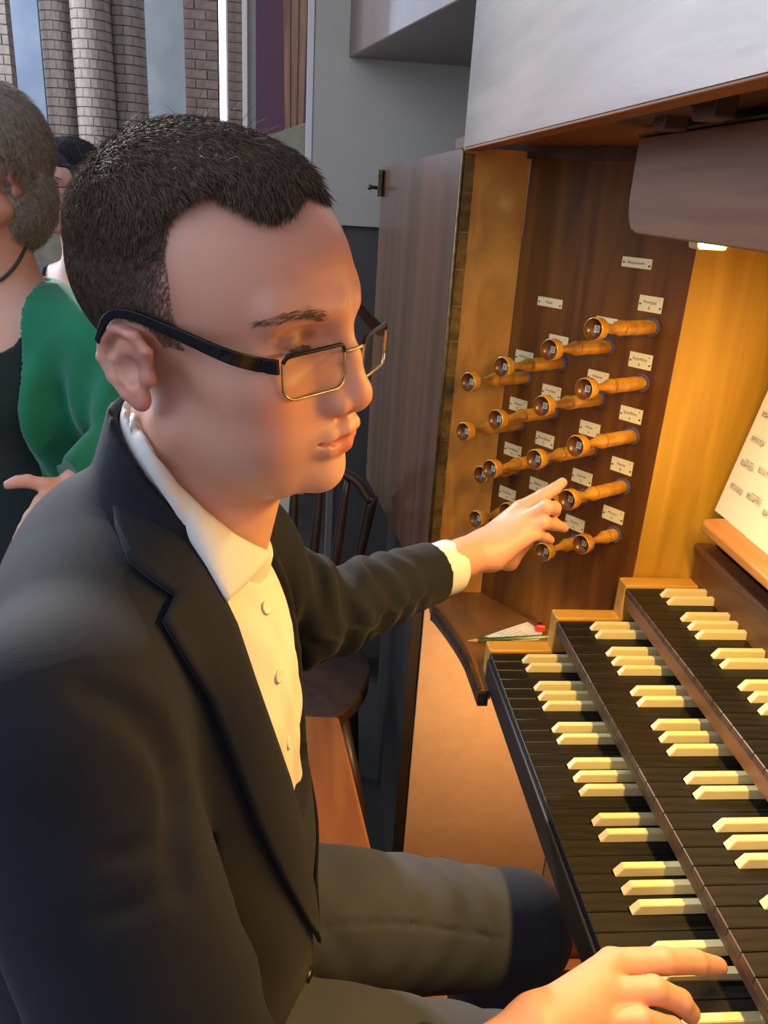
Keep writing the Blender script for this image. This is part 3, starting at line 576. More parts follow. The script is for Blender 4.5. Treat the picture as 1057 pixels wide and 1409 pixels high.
def skin_tone(P):
    q = to_head(P); a = np.stack([q[:, 0], np.abs(q[:, 1]), q[:, 2]], 1); c = np.tile(np.array(lin('d29a82')[:3]), (len(P), 1))
    def mixin(col, w):
        nonlocal c; c = c*(1-w[:, None])+np.array(lin(col)[:3])*w[:, None]
    near = np.linalg.norm(q, axis=1) < .2
    mixin('cf8b76', near*.55*np.exp(-((a-np.array([.075, .045, -.015]))**2).sum(1)/(2*.02**2)))
    mixin('cc8674', near*.6*np.exp(-((a-np.array([.112, .0, -.012]))**2).sum(1)/(2*.012**2)))
    ew = near*sst(a[:, 1], .070, .080); mixin('cf8474', .7*ew); mixin('7e3f37', near*.8*np.exp(-((a-np.array([-.006, .078, .005]))**2).sum(1)/(2*.006**2)))
    up = chain(a.astype(np.float32), [(.0800, .0285, -.0470), (.0930, .0165, -.0445), (.1005, .0050, -.0430), (.1005, 0, -.0435)], [.0022, .0034, .0042, .0036], .002)
    lw = chain(a.astype(np.float32), [(.0800, .0285, -.0482), (.0930, .0140, -.0523), (.0980, 0, -.0533)], [.0020, .0054, .0064], .002)
    mixin('b8625a', near*.85*(1-sst(np.minimum(up, lw), .0002, .0022)))
    mixin('5a3a33', near*.5*(1-sst(ell(a.astype(np.float32), (.0755, .034, .0240), (.010, .0165, .0045)), -.001, .004)))
    sl = chain(a.astype(np.float32), [(.0880, .0225, .0395), (.0830, .037, .0435), (.0700, .0540, .0400)], [.0022, .0028, .0012], .002); mixin('6a4a3c', near*.55*(1-sst(sl, -.001, .0035)))
    m = hair_mask(q); mixin('4a3f38', near*sst(face_bald(q), .010, .006)*(sst(m, -.012, .016)*.60+sst(m, .006, .030)*.34))
    mixin('a98c80', near*.25*sst(-q[:, 2], .02, .07)*sst(q[:, 0], -.01, .05)*(np.minimum(up, lw) > .004))
    return c
man = thing('person', 'man in navy suit and glasses at the organ, one hand reaching to the drawstops', 'person', (-.45, -.45, -.215))
def build_body():
    VS, FS, n = [], [], 0
    for f, lo, hi, h in ((lambda P: sm(head(P), torso_core(P), .01), (-.56, -.62, .33), (-.20, -.33, .70), .0016), (lambda P: np.minimum(hand(P, LH), torso_core(P)), (-.15, -.13, .08), (.15, .16, .34), .0018),
                         (lambda P: np.minimum(hand(P, RH), torso_core(P)), (-.17, -.70, -.02), (.12, -.50, .115), .0018), (torso_core, (-.56, -.72, -.30), (.02, -.12, .40), .008)):
        V, F = polygonise(f, lo, hi, h); VS.append(V); FS.append(F+n); n += len(V)
    V = np.concatenate(VS); F = np.concatenate(FS); me = fast_mesh('body', V, F, SKIN)
    C4 = np.ones((len(V), 4), np.float32); C4[:, :3] = skin_tone(V.astype(np.float32)); at = me.color_attributes.new('tone', 'FLOAT_COLOR', 'POINT'); at.data.foreach_set('color', C4.ravel())
    return link('body', me, man)
build_body()
# clothes -------------------------------------------------------------
RS, LS = np.array([-.428, -.630, .338]), np.array([-.395, -.285, .338])
RE, RC = np.array([-.330, -.708, .030]), np.array([-.170, -.662, .048])
def trunk(P):
    d = ell(P, (-.400, -.455, .17), (.126, .160, .22)); d = sm(d, ell(P, (-.440, -.46, .265), (.086, .165, .140)), .05); d = sm(d, ell(P, (-.365, -.452, .285), (.072, .120, .115)), .05)
    d = sm(d, chain(P, [RS, (-.420, -.455, .370), LS], [.054, .062, .052], .02), .05)
    d = sm(d, ell(P, (-.395, -.455, .00), (.128, .165, .20)), .05); d = sm(d, ell(P, (-.445, -.46, .06), (.115, .165, .24)), .05); return sm(d, ell(P, (-.42, -.455, -.115), (.145, .188, .110)), .05)
def folds(P, a, b, amp, n, lo, hi, ph=0.0, tw=1.6):
    a = np.array(a); b = np.array(b); L = np.linalg.norm(b-a); u, v, w = frame(b-a); q = P-a.astype(np.float32); t = (q@w)/L
    an = np.arctan2(q@v, q@u); return amp*np.sin(n*2*np.pi*t+tw*an+ph+.8*np.sin(3*an+5*t))*np.clip((t-lo)/.12, 0, 1)*np.clip((hi-t)/.2, 0, 1)
def sleeves(P):
    r = chain(P, [RS, RE, RC], [.067, .066, .045], .02)+folds(P, RS, RE, .0022, 4.5, .45, 1.15, 1.0)
    l = chain(P, [LS, LE, LC], [.062, .0500, .0405], .02)+(folds(P, LE, LC, .0056, 3.4, -.35, .5, .4, 2.0)+folds(P, LE, LC, .0024, 6.1, -.3, .85, 2.0, -1.4))
    return r, l
def suit(P):
    r, l = sleeves(P); d = sm(sm(trunk(P), r, .028), l, .028)
    d = sx(d, -chain(P, [(-.372, -.585, .300), (-.352, -.590, .215), (-.350, -.600, .12)], [.004, .006, .005], .003), .012)
    return d+.0016*np.sin(P[:, 2]*46+P[:, 1]*30+4*np.sin(P[:, 0]*22))*np.clip((.22-P[:, 2])/.1, 0, 1)
YM = -.452
def vwidth(z): return np.interp(z, [.12, .157, .22, .28, .35, .42, .47], [-.002, .026, .050, .060, .056, .055, .055])
LI = [(180, 580), (196, 632), (215, 668), (238, 704), (262, 744), (285, 782), (300, 806), (325, 858), (350, 932), (378, 1012), (398, 1070), (413, 1125), (432, 1220), (441, 1295)]
VN = march(suit, LI[3:12])[::-1]
def opening(P): z = P[:, 2]; near = np.where(z < VN[0, 2], YM+.01, np.interp(z, VN[:, 2], VN[:, 1]-.004)); return np.maximum(np.maximum(np.maximum(near-P[:, 1], P[:, 1]-YM-vwidth(z)), -(P[:, 0]+.395)), VN[0, 2]-.01-z)
# --- build
SUIT = cloth_mat('navy_suit_cloth', '11131b', '171922', 0.82, 1300, 0.22, 0.06)
TROU = cloth_mat('grey_trouser_cloth', '3a3d47', '434650', 0.82, 1300, 0.22, 0.08)
SHIRT = cloth_mat('white_shirt_cotton', 'd2cec8', 'dcd8d2', 0.75, 1500, 0.18, 0.10)
BUTTON = pr('dark_button', '17151a', 0.3); PEARL = pr('shirt_button', 'e6dcc8', 0.25)
def cut(d, P, end, frm): w = np.array(end)-np.array(frm); w = w/np.linalg.norm(w); return np.maximum(d, (P-np.array(end, np.float32))@w.astype(np.float32))
CA, CBk = np.array([-.318, -.452, .384]), np.array([-.412, -.452, .492]); cn = np.cross(CBk-CA, (0, 1, 0)); cn = cn/np.linalg.norm(cn)*np.sign(cn[2])
CREASE = march(suit, [(120, 948), (175, 972), (220, 1012), (244, 1058), (250, 1105), (244, 1165), (252, 1225)])
CREASE2, CREASE3 = march(suit, [(140, 1262), (190, 1250), (232, 1218)]), march(suit, [(150, 1180), (195, 1172), (228, 1150)])
def jacket(P):
    d = suit(P); d = sx(d, -chain(P, list(CREASE), [.002, .005, .008, .010, .009, .006, .003], .003), .016); d = sx(d, -chain(P, list(CREASE2), [.001, .0035, .001], 0), .010); d = sx(d, -chain(P, list(CREASE3), [.001, .003, .001], 0), .010); w = lambda a, b: ((P-np.array(b, np.float32))@((np.array(b)-np.array(a))/np.linalg.norm(np.array(b)-np.array(a))).astype(np.float32))
    near = lambda c, r: np.sqrt(((P-np.array(c, np.float32))**2).sum(1))-r
    for a, b in ((RE, RC), (LE, LC)):
        s = w(a, b); d = np.where(near(b, .12) < 0, np.maximum(d, s), d)
        d = np.where(near(b, .075) < 0, np.maximum(d, -np.maximum(cone(P, np.array(a)+(b-a)*.9, np.array(b)+(b-a)*.1, .0345, .0345 if b is LC else .041), -s-.016)), d)
    h = (P-CA.astype(np.float32))@cn.astype(np.float32); n_ = neck(P); d = sm(d, np.maximum(np.maximum(n_-.0150, h+.008), .33-P[:, 2]), .012); d = np.maximum(d, -np.maximum(n_-.0062, .36-P[:, 2]))
    d = np.maximum(d, -opening(P)); return np.maximum(d, -.209-P[:, 2])
sdf_part('suit_jacket', jacket, (-.60, -.81, -.27), (-.04, -.02, .52), .0038, SUIT, man)
def shirt(P):
    d = trunk(P)+.011; d = sm(d, cone(P, NB0*.35+NB1*.65, NB1-np.array([0, 0, .03]), .0515, .060), .012)
    ph = (P[:, 2]*60+8*np.sin(P[:, 1]*26)+P[:, 0]*10); d = d+.0011*np.sin(ph)+.0008*np.sin(P[:, 2]*95-P[:, 1]*60)
    d = d-.0018*sst(-np.abs(P[:, 1]-YM+.004), -.0165, -.0150)*(P[:, 0] > -.36)
    return np.maximum(d, np.maximum(P[:, 2]-.425, .10-P[:, 2]))
sdf_part('dress_shirt', shirt, (-.50, -.60, .09), (-.25, -.31, .44), .0034, SHIRT, man)
def patch(top, bot, ft, fb, ot, ob, nu, nv, bulge, t, m, name, mirror=False, curve=1.0):
    top = np.array(top, float); bot = np.array(bot, float); k = len(top); u = np.linspace(0, k-1, nu); ip = lambda A: np.stack([np.interp(u, range(k), A[:, c]) for c in (0, 1)], 1)
    A, B = march(ft, ip(top), ot), march(fb, ip(bot), ob); v = np.linspace(0, 1, nv)[None, :, None]
    G = A[:, None]*(1-v)+B[:, None]*v
    if fb is ft:                                                # lay every point of the sheet on the surface
        for _ in range(6):
            q = G.reshape(-1, 3).astype(np.float32); off = (ot*(1-v)+ob*v+np.zeros(G.shape)).reshape(-1, 3)[:, 0]; G = (q-grad(fb, q)*(fb(q)-off)[:, None]).reshape(G.shape)
    N = grid_normals(G); N *= np.sign((N*(CAM-G)).sum(-1).mean()); G = G+N*(bulge*4*v*(1-v))
    V, F = slab_grid(G, N, t); o = [part(name, V, F, m, man, True)]
    if mirror:
        G2 = G.copy(); G2[..., 1] = 2*YM-G2[..., 1]; N2 = N.copy(); N2[..., 1] *= -1
        if fb is ft:
            for _ in range(6):
                q = G2.reshape(-1, 3).astype(np.float32); off = (ot*(1-v)+ob*v+np.zeros(G.shape)).reshape(-1, 3)[:, 0]; G2 = (q-grad(fb, q)*(fb(q)-off)[:, None]).reshape(G.shape)
        V, F = slab_grid(G2, N2, t); o.append(part(name, V, [f[::-1] for f in F], m, man, True))
    return G, N
LO = [(166, 592), (150, 655), (158, 722), (177, 771), (209, 797), (241, 819), (225, 853), (250, 897), (289, 963), (318, 1040), (337, 1090), (352, 1130), (388, 1205), (437, 1292)]
patch(LI, LO, suit, suit, .0060, .0042, 79, 9, .0015, .0035, SUIT, 'lapel', True)
CT = [(178, 572), (208, 618), (242, 662), (282, 703), (322, 736), (348, 750), (364, 757)]; CB = [(180, 582), (210, 652), (248, 718), (282, 776), (312, 828), (338, 804), (366, 774)]
cfl = lambda P: np.minimum(suit(P), neck(P)-.004)
patch(CT, CB, head, cfl, np.interp(np.arange(37), [0, 6], [.0030, .0045]), np.interp(np.arange(37), [0, 8], [.0050, .0080]), 37, 9, .0035, .0030, SHIRT, 'shirt_collar', True)
def stand(P): h = (P-CA.astype(np.float32))@cn.astype(np.float32); return np.maximum(neck(P)-.0056, np.maximum(h+.0005, -h-.05))
sdf_part('collar_stand', stand, (-.50, -.56, .31), (-.27, -.35, .52), .0028, SHIRT, man)
for (x, y) in ((366, 836), (383, 930), (396, 1022)):
    p = march(shirt, [(x, y)])[0]; n = grad(shirt, p[None])[0]; V, F = lathe([(0, 0), (.0002, .0052), (.0018, .0056), (.0022, .0046), (.0016, .0030), (.0016, 0)][::1], p, n, 14); part('shirt_button', V, F, PEARL, man, True)
for (x, y) in ((424, 1345),):
    p = march(suit, [(x, y)])[0]; n = grad(suit, p[None])[0]; V, F = lathe([(-.001, .0095), (.002, .0100), (.0032, .0085), (.0026, .006), (.0026, 0)], p, n, 16); part('jacket_button', V, F, BUTTON, man, True)
def cuff(a, b, r, L, name='shirt_cuff'):
    d = (b-a)/np.linalg.norm(b-a); V, F = lathe([(-.014, r-.002), (-.012, r), (L-.004, r+.0008), (L-.001, r+.0006), (L, r-.001), (L-.001, r-.0028), (-.012, r-.0032)], b, d, 40)
    V = np.array(V); an = np.arctan2((V-b)@frame(d)[1], (V-b)@frame(d)[0]); V = V+d*(.0012*np.sin(3*an))[:, None]; part(name, V, F, SHIRT, man, True)
cuff(LE, LC, .0355, .036); cuff(RE, RC, .036, .016)
def trousers(P):
    d = ell(P, (-.415, -.455, -.115), (.135, .172, .098))
    for hip, kn, an in (((-.39, -.365, -.112), (-.004, -.300, -.222), (-.03, -.290, -.53)), ((-.39, -.535, -.108), (-.01, -.545, -.172), (-.03, -.590, -.53))):
        g = sm(cone(P, hip, kn, .092, .068), cone(P, kn, an, .066, .056), .02)
        q = (P-np.array(hip, np.float32)); t = q@((np.array(kn)-np.array(hip))/np.linalg.norm(np.array(kn)-np.array(hip))).astype(np.float32)
        g = g+.0030*np.sin(t*88+P[:, 1]*60+P[:, 2]*48+2*np.sin(P[:, 1]*30))*np.clip(1-t/.22, 0, 1)*np.clip(t/.06, 0, 1)+.0022*np.sin(t*92-P[:, 2]*75+P[:, 1]*30)*np.clip((t-.17)/.08, 0, 1)*np.clip((.40-t)/.1, 0, 1)*np.clip((P[:, 2]+.24)/.08, 0, 1)
        d = sm(d, g, .03)
    return np.maximum(d, -.535-P[:, 2])
SEAM = march(trousers, [(440, 1280), (480, 1272), (530, 1270), (580, 1273), (630, 1281), (690, 1292)])
sdf_part('trousers', lambda P: sx(trousers(P), -chain(P, list(SEAM), [.0022]*6, 0), .003), (-.57, -.74, -.55), (.09, -.19, .0), .0042, TROU, man)
SHOE = pr('black_shoe_leather', '0d0c0c', 0.3)
for y in (-.290, -.590):
    sdf_part('shoe', lambda P: np.maximum(sm(ell(P, (-.025, y, -.545), (.052, .042, .05)), ell(P, (.000, y, -.573), (.095, .043, .034)), .03), -.602-P[:, 2]), (-.10, y-.06, -.61), (.16, y+.06, -.47), .006, SHOE, man)
# hair ------------------------------------------------------------------
HAIRCAP = noise_mat('hair_mass', '3a2e26', '4c3e34', (260, 260, 260), 0.7, 4, 0.3, 0.4, 0.15)  # darker than the strands, standing in for their self-shadowing
HAIR = noise_mat('dark_brown_hair', '5a483b', '7c6857', (220, 220, 220), 0.62, 4, 0.3, 0.3, 0.22)
def hair_t(q, m): return .0060*np.clip((q[:, 2]-.062)/.05, 0, 1)*np.clip((.105-q[:, 0])/.05, .35, 1)*np.clip((m+.001)/.016, 0, 1)**.7
def hair_cap(P):
    q = to_head(P); m = hair_mask(q); t = hair_t(q, m)-.0016*(m < 0.002)
    t = t+(.0006*np.sin(q[:, 1]*230+q[:, 0]*60+5*np.sin(q[:, 0]*50))+.0004*np.sin(q[:, 0]*90+q[:, 1]*310))*np.clip(t/.010, 0, 1)
    return np.maximum(np.maximum(face_bald(q)-t, .008*(1-sst(q[:, 2], .060, .085))-m-.001), (.066-q[:, 2])*.7)
sdf_part('hair', hair_cap, (-.50, -.60, .50), (-.22, -.34, .72), .0021, HAIRCAP, man)
def strand_mesh(name, roots, dirs, nrm, length, lift, rad, m, parent, seg=3, sag=0.25, group=None):
    lift = np.broadcast_to(lift, (len(roots),))
    n = len(roots); V = np.zeros((n, seg*3+1, 3)); side = np.cross(dirs, nrm); side /= np.linalg.norm(side, axis=1, keepdims=True)+1e-9
    for i in range(seg+1):
        s = i/seg; c = roots+dirs*(length*s)[:, None]+nrm*(length*lift*(s-sag*2.2*s*s))[:, None]
        if i == seg: V[:, seg*3] = c; break
        r = (rad*(1-.55*s))[:, None]
        V[:, i*3] = c+side*r; V[:, i*3+1] = c-side*r*.5+nrm*r*.87; V[:, i*3+2] = c-side*r*.5-nrm*r*.87
    F = []
    for i in range(seg-1):
        for a in range(3): b = (a+1) % 3; F += [(i*3+a, i*3+b, i*3+3+b), (i*3+a, i*3+3+b, i*3+3+a)]
    F += [((seg-1)*3+a, (seg-1)*3+(a+1) % 3, seg*3) for a in range(3)]
    F = (np.array(F)[None]+(np.arange(n)*(seg*3+1))[:, None, None]).reshape(-1, 3); o = link(name, fast_mesh(name, V.reshape(-1, 3), F, m), parent); o['kind'] = 'stuff'; return o
def scalp_points(n, thick=.5):
    u = RNG.normal(size=(n*4, 3)); u /= np.linalg.norm(u, axis=1, keepdims=True); u = u[hair_mask((HC+u*.09).astype(np.float32)) > -.001]; q = HC+u*.03
    for _ in range(30): q = q-u*face_bald(q.astype(np.float32))[:, None]*.9
    m = hair_mask(q.astype(np.float32)); ok = m > .0005; return q[ok][:n], m[ok][:n]
q, m_ = scalp_points(44000); nrm = grad(face_bald, q.astype(np.float32)); top = np.clip((q[:, 2]-.060)/.05, 0, 1)
fr = np.clip((q[:, 0]-.02)/.04, 0, 1); fwd = np.stack([.9-.55*fr, -.35-.65*fr, -.12-.1*fr], 1); dwn = np.tile([-.45, 0, -1.0], (len(q), 1)); dirs = fwd*top[:, None]+dwn*(1-top)[:, None]+RNG.normal(0, .22, (len(q), 3))
dirs -= nrm*(dirs*nrm).sum(1, keepdims=True); dirs /= np.linalg.norm(dirs, axis=1, keepdims=True)
ln = (.0046+.020*top**1.3)*RNG.uniform(.7, 1.3, len(q))*np.clip(.35+m_/.03, .35, 1)*np.clip((.100-q[:, 0])/.045, .35, 1); roots = q+nrm*(.0002+.85*hair_t(q, m_))[:, None]
strand_mesh('hair_strands', (HQ+roots@HM.T), dirs@HM.T, nrm@HM.T, ln, (.18+.07*top)*(1-.75*fr*top), np.full(len(q), .00018)+.00016*top, HAIR, man)
k = RNG.choice(len(q), 420); k = k[(top[k] > .45) & (q[k, 0] < .035)]; d2 = dirs[k]+RNG.normal(0, .5, (len(k), 3)); d2 /= np.linalg.norm(d2, axis=1, keepdims=True)
strand_mesh('hair_strands', (HQ+(roots[k]+nrm[k]*.006)@HM.T), d2@HM.T, nrm[k]@HM.T, RNG.uniform(.008, .022, len(k)), RNG.uniform(.4, 1.2, len(k)), np.full(len(k), .00022), HAIR, man)
# eyebrows and lashes: short hairs on the skin
def brow(sgn):
    n = 170; t = RNG.uniform(0, 1, n); c = catmull([(.0885, .0225, .0395), (.0850, .032, .0425), (.0760, .046, .0440), (.0630, .0585, .0395)], 40); P0 = np.stack([np.interp(t, np.linspace(0, 1, 40), c[:, i]) for i in range(3)], 1)
    P0[:, 2] += RNG.uniform(-.0032, .0032, n)*(1-.6*t); P0[:, 1] *= sgn; q = P0.astype(np.float32); g = grad(face, q)
    for _ in range(5): q = (q-g*face(q)[:, None]).astype(np.float32)
    g = grad(face, q); d = np.tile([-.35, sgn*.9, .35], (n, 1))+RNG.normal(0, .15, (n, 3)); d[:, 2] -= .9*t; d -= g*(d*g).sum(1, keepdims=True); d /= np.linalg.norm(d, axis=1, keepdims=True)
    strand_mesh('eyebrow', HQ+q@HM.T, d@HM.T, g@HM.T, RNG.uniform(.004, .0075, n), .12, np.full(n, .00018), BROWH, man, 2)
    n = 46; t = np.linspace(-1, 1, n); e = np.array([.0640, .0340*sgn, .0215]); a = t*.95; P0 = e+np.stack([.0142*np.cos(a*.8), .0132*np.sin(a)*1.0, np.full(n, -.0022)-.0018*t*t], 1)
    d = np.stack([np.cos(a)*.9, np.sin(a)*.9, np.full(n, -.75)], 1); d /= np.linalg.norm(d, axis=1, keepdims=True); g = np.tile([0, 0, 1.], (n, 1))
    strand_mesh('eyelashes', HQ+P0@HM.T, d@HM.T, g@HM.T, np.full(n, .0075), .35, np.full(n, .00030), HAIR, man, 3, -.2)
    V, F = lathe([(0.0001, 0), (.0012, .004), (.0040, .0085), (.0085, .0115), (.0125, .0123), (.0165, .0115), (.021, .0085), (.0248, 0)], e+np.array([.0121, 0, -.0028]), (-1, 0, .18), 20)
    eb = part('eye', HQ+np.array(V)@HM.T, F, EYEW, man, True); V, F = lathe([(0, 0), (.0002, .003), (.0008, .0055), (.0016, .0058)], e+np.array([.0126, 0, -.0030]), (-1, 0, .18), 18); part('iris', HQ+np.array(V)@HM.T, F, IRIS, eb, True)
BROWH = pr('brow_hair', '6e5140', 0.6); EYEW = pr('eye_white', 'd8d0c8', 0.15); IRIS = pr('iris', '4a5a5c', 0.1)
brow(1); brow(-1)
def thin_glass(name, col, ior, rough):
    m = bpy.data.materials.new(name); m.use_nodes = True; nt = m.node_tree; nt.nodes.remove(nt.nodes['Principled BSDF']); t = nd(m, 'ShaderNodeBsdfTransparent'); g = nd(m, 'ShaderNodeBsdfGlossy'); x = nd(m, 'ShaderNodeMixShader')
    t.inputs[0].default_value = col; g.inputs['Roughness'].default_value = rough; L = nt.links.new
    x.inputs[0].default_value = 0.045; L(t.outputs[0], x.inputs[1]); L(g.outputs[0], x.inputs[2]); L(x.outputs[0], nt.nodes['Material Output'].inputs[0]); MATS[name] = m; return m
# glasses ----------------------------------------------------------------
GM = rot('Z', -10.5)@rot('X', -2.6)@rot('Y', -2.9)
def gl(v): v = np.asarray(v, float); return hl_m(((v-np.array([.095, 0, .01]))*.95)@GM.T+np.array([.0955, .0005, .0055]))
def hl_m(v): return HQ+np.asarray(v)@HM.T
specs = thing('eyeglasses', 'rectangular half-rim eyeglasses with black temples on the organist\'s face', 'glasses', hl((.095, 0, .01)))
FRM = pr('black_acetate', '0e0e12', 0.5, 0.3); GOLDM = pr('pale_gold_metal', 'b9a67e', 0.25, metal=0.9); LENS = thin_glass('lens_glass', (.97, .97, .96, 1), 1.5, 0.02)
def lens_outline(sg, g=0.0):
    P = []
    for (cy, cz, r, a0) in ((.0545, .0165, .006, 0), (.0175, .0190, .005, 90), (.0185, .0035, .0085, 180), (.0520, .0020, .008, 270)):
        for a in np.radians(np.linspace(a0, a0+90, 7)): P.append((cy+(r+g)*math.cos(a), cz+(r+g)*math.sin(a)))
    return [((.1005-.0042*((y-.012)/.05)**2*3.2+.05*(z-.02)*.0), sg*y, z) for y, z in P]
for sg in (-1, 1):
    o = np.array(lens_outline(sg)); n = len(o); c = o.mean(0)
    ring = lambda dx, s: [gl(c+(p-c)*s+np.array([dx, 0, 0])) for p in o]
    V = ring(.0008, 1)+ring(-.0008, 1); F = [tuple(range(n)), tuple(range(2*n-1, n-1, -1))]+[(i, n+i, n+(i+1) % n, (i+1) % n) for i in range(n)]
    part('lens', V, F, LENS, specs)
    o2 = np.array(lens_outline(sg, .0006)); loop = np.vstack([o2, o2[:1]]); V, F = tube([gl(p) for p in loop], .00095, 6, False); part('rim', V, F, GOLDM, specs, True)
    up = o2[(o2[:, 2] > .0165)]; up = up[np.argsort(up[:, 1]*sg)]; V, F = tube([gl(p) for p in up], [.0014]*len(up), 8); part('brow_bar', V, F, FRM, specs, True)
    hx = o2[np.argmax(o2[:, 1]*sg)]; E0 = np.array([hx[0]-.001, sg*.0640, .0165])
    tp = np.array([gl(E0), gl(E0+np.array([-.012, sg*.0035, .0])), HQ+HM@np.array([.055, sg*.0795, .0235]), HQ+HM@np.array([.020, sg*.0800, .0300]), HQ+HM@np.array([-.012, sg*.0795, .0345]), HQ+HM@np.array([-.030, sg*.0770, .0280]), HQ+HM@np.array([-.042, sg*.0735, .010])])
    cv = catmull(tp, 26); hgt = np.interp(np.linspace(0, 1, 26), [0, .25, .6, .8, 1], [.0046, .0044, .0032, .0026, .0022]); V = []; F = []
    for i, p in enumerate(cv):
        t = cv[min(i+1, 25)]-cv[max(i-1, 0)]; t /= np.linalg.norm(t); u = HM[:, 2]-t*(HM[:, 2]@t); u /= np.linalg.norm(u); w = np.cross(t, u); th = .0013
        for (a, b) in ((1, .8), (.8, 1), (-.8, 1), (-1, .8), (-1, -.8), (-.8, -1), (.8, -1), (1, -.8)): V.append(p+w*th*a+u*hgt[i]*b)
    for i in range(25):
        for j in range(8): F.append((i*8+j, i*8+(j+1) % 8, (i+1)*8+(j+1) % 8, (i+1)*8+j))
    F += [tuple(range(8))[::-1], tuple(range(200, 208))]; part('temple', V, F, FRM, specs)
    V, F = tube([gl((.0995, sg*.0125, .010)), gl((.094, sg*.0118, .006)), gl((.0915, sg*.0125, .000))], [.0006, .0006, .0008], 6); part('nose_pad', V, F, GOLDM, specs, True)
V, F = tube(catmull([gl((.1002, -.0130, .0185)), gl((.1030, -.006, .0195)), gl((.1036, 0, .0198)), gl((.1030, .006, .0195)), gl((.1002, .0130, .0185))], 12), .0011, 8); part('bridge', V, F, GOLDM, specs, True)
# ------------------------------------------------------------------ bench, pedals, chair
bz = -0.216; A, B, Cn = onZ(430, 978, bz), onZ(467, 985, bz), onZ(505, 1140, bz)
bn = thing('organ_bench', 'varnished wooden organ bench under the man in navy suit', 'bench', (-.38, -.4, -.78))
fd = (Cn-B)[:2]; fd /= np.linalg.norm(fd); fe = B[:2]+fd*1.25; bd = np.array([-fd[1], fd[0]])*-1; back = .37
c = [B[:2], fe, fe-np.array([1, .12])*back, B[:2]-np.array([1, -.07])*back]
bm_part('bench_seat', bm_prism([tuple(v) for v in c], bz-.032, bz, 2, .007, 3), W_BENCH, bn)
for s in (.03, 1.17):
    m = B[:2]+fd*s; bm_part('bench_end', bm_prism([tuple(m-np.array([.03, 0])), tuple(m-np.array([.03, 0])+fd*.035), tuple(m-np.array([.33, -.04])+fd*.035), tuple(m-np.array([.33, -.04]))], -.78, bz-.0322, 2, .003), W_BENCH, bn)
m0 = B[:2]+fd*.066-np.array([.19, 0]); m1 = B[:2]+fd*1.168-np.array([.19, 0]); V, F = tube([(*m0, -.45), (*m1, -.45)], .02, 10); part('bench_stretcher', V, F, W_BENCH, bn, True)
W_PED = noise_mat('pedal_wood', '9a5a34', 'b06c42', (4, 30, 30), 0.4, 4, 0.3, 0.03)
pb = thing('pedalboard', 'reddish wooden pedalboard below the manuals', 'pedalboard', (-.05, -.38, -.78)); pp = .0575; pn = ps = None
box('pedal_frame', -.42, .255, .09, .11, -.78, -.60, W_PED, pb, .003); box('pedal_frame', -.42, .255, -.85, -.83, -.78, -.60, W_PED, pb, .003); box('heel_rail', -.44, -.421, -.85, .11, -.78, -.61, W_PED, pb, .003)
for n in range(16):
    y = .065-n*pp
    if pn is None: pn = box('pedal_natural', -.415, .25, y-.011, y+.011, -.64, -.605, W_PED, pb, .003)
    else: dup(pn, pb, (0, -n*pp, 0))
    if n < 15 and HAS[n % 7]:
        if ps is None: ps = bm_part('pedal_sharp', bm_prism([(.10, -.62), (.10, -.575), (.125, -.552), (.25, -.545), (.25, -.62)], y-pp/2-.012, y-pp/2+.012, 1, .003), W_PED, pb)
        else: dup(ps, pb, (0, -n*pp, 0))
W_CH = noise_mat('dark_chair_wood', '2e1f18', '3f2b21', (30, 30, 5), .42, 4, .3, .03, coat=.1)
Y = .66; R1 = onY(512, 690, Y); R0 = onY(480, 792, Y); T1 = onY(478, 643, Y); cx = R1[0]-.205
ch = thing('spindle_chair', 'dark wooden spindle-back chair standing behind the man, beyond the bench', 'chair', (cx, Y-.1, -.78)); sz = -.34
seat = [(cx+.215*math.cos(a)*(1 if math.sin(a) > 0 else .95), Y-.19+.205*math.sin(a)) for a in np.linspace(0, 2*math.pi, 28, endpoint=False)]
bm_part('seat', bm_prism(seat, sz-.035, sz, 2, .008, 2), W_CH, ch)
top = lambda x: (Y+.045-.05*((x-cx)/.2)**2)
crest = catmull([(cx-.205, Y, R1[2]), (cx-.15, Y+.02, R1[2]+.055), (cx, Y+.045, R1[2]+.085), (cx+.15, Y+.02, R1[2]+.055), (cx+.205, Y, R1[2])], 24); V, F = tube(crest, .017, 10, True, .65); part('crest_rail', V, F, W_CH, ch, True)
for s in (-1, 1):
    V, F = tube(catmull([(cx+s*.205, Y, R1[2]+.012), (cx+s*.185, Y-.005, (R1[2]+sz)/2+.05), (cx+s*.145, Y-.03, sz-.001)], 12), np.linspace(.014, .011, 12), 10); part('back_post', V, F, W_CH, ch, True)
for i in range(6):
    f = (i-2.5)/2.5; xt = cx+f*.15; zt = np.interp(xt, crest[:, 0], crest[:, 2]); yt = np.interp(xt, crest[:, 0], crest[:, 1]); xb = cx+f*.105
    V, F = tube(catmull([(xt, yt, zt), (xt*.5+xb*.5, Y-.005, (zt+sz)/2), (xb, Y-.035, sz-.001)], 9), [.007, .008, .010, .0115, .012, .011, .010, .009, .008], 8); part('spindle', V, F, W_CH, ch, True)
for sx_, sy in ((-1, -1), (1, -1), (-1, 1), (1, 1)):
    V, F = tube([(cx+sx_*.14, Y-.19+sy*.12, sz-.034), (cx+sx_*.18, Y-.19+sy*.16, -.56), (cx+sx_*.20, Y-.19+sy*.18, -.78)], [.014, .018, .011], 10); part('leg', V, F, W_CH, ch, True)
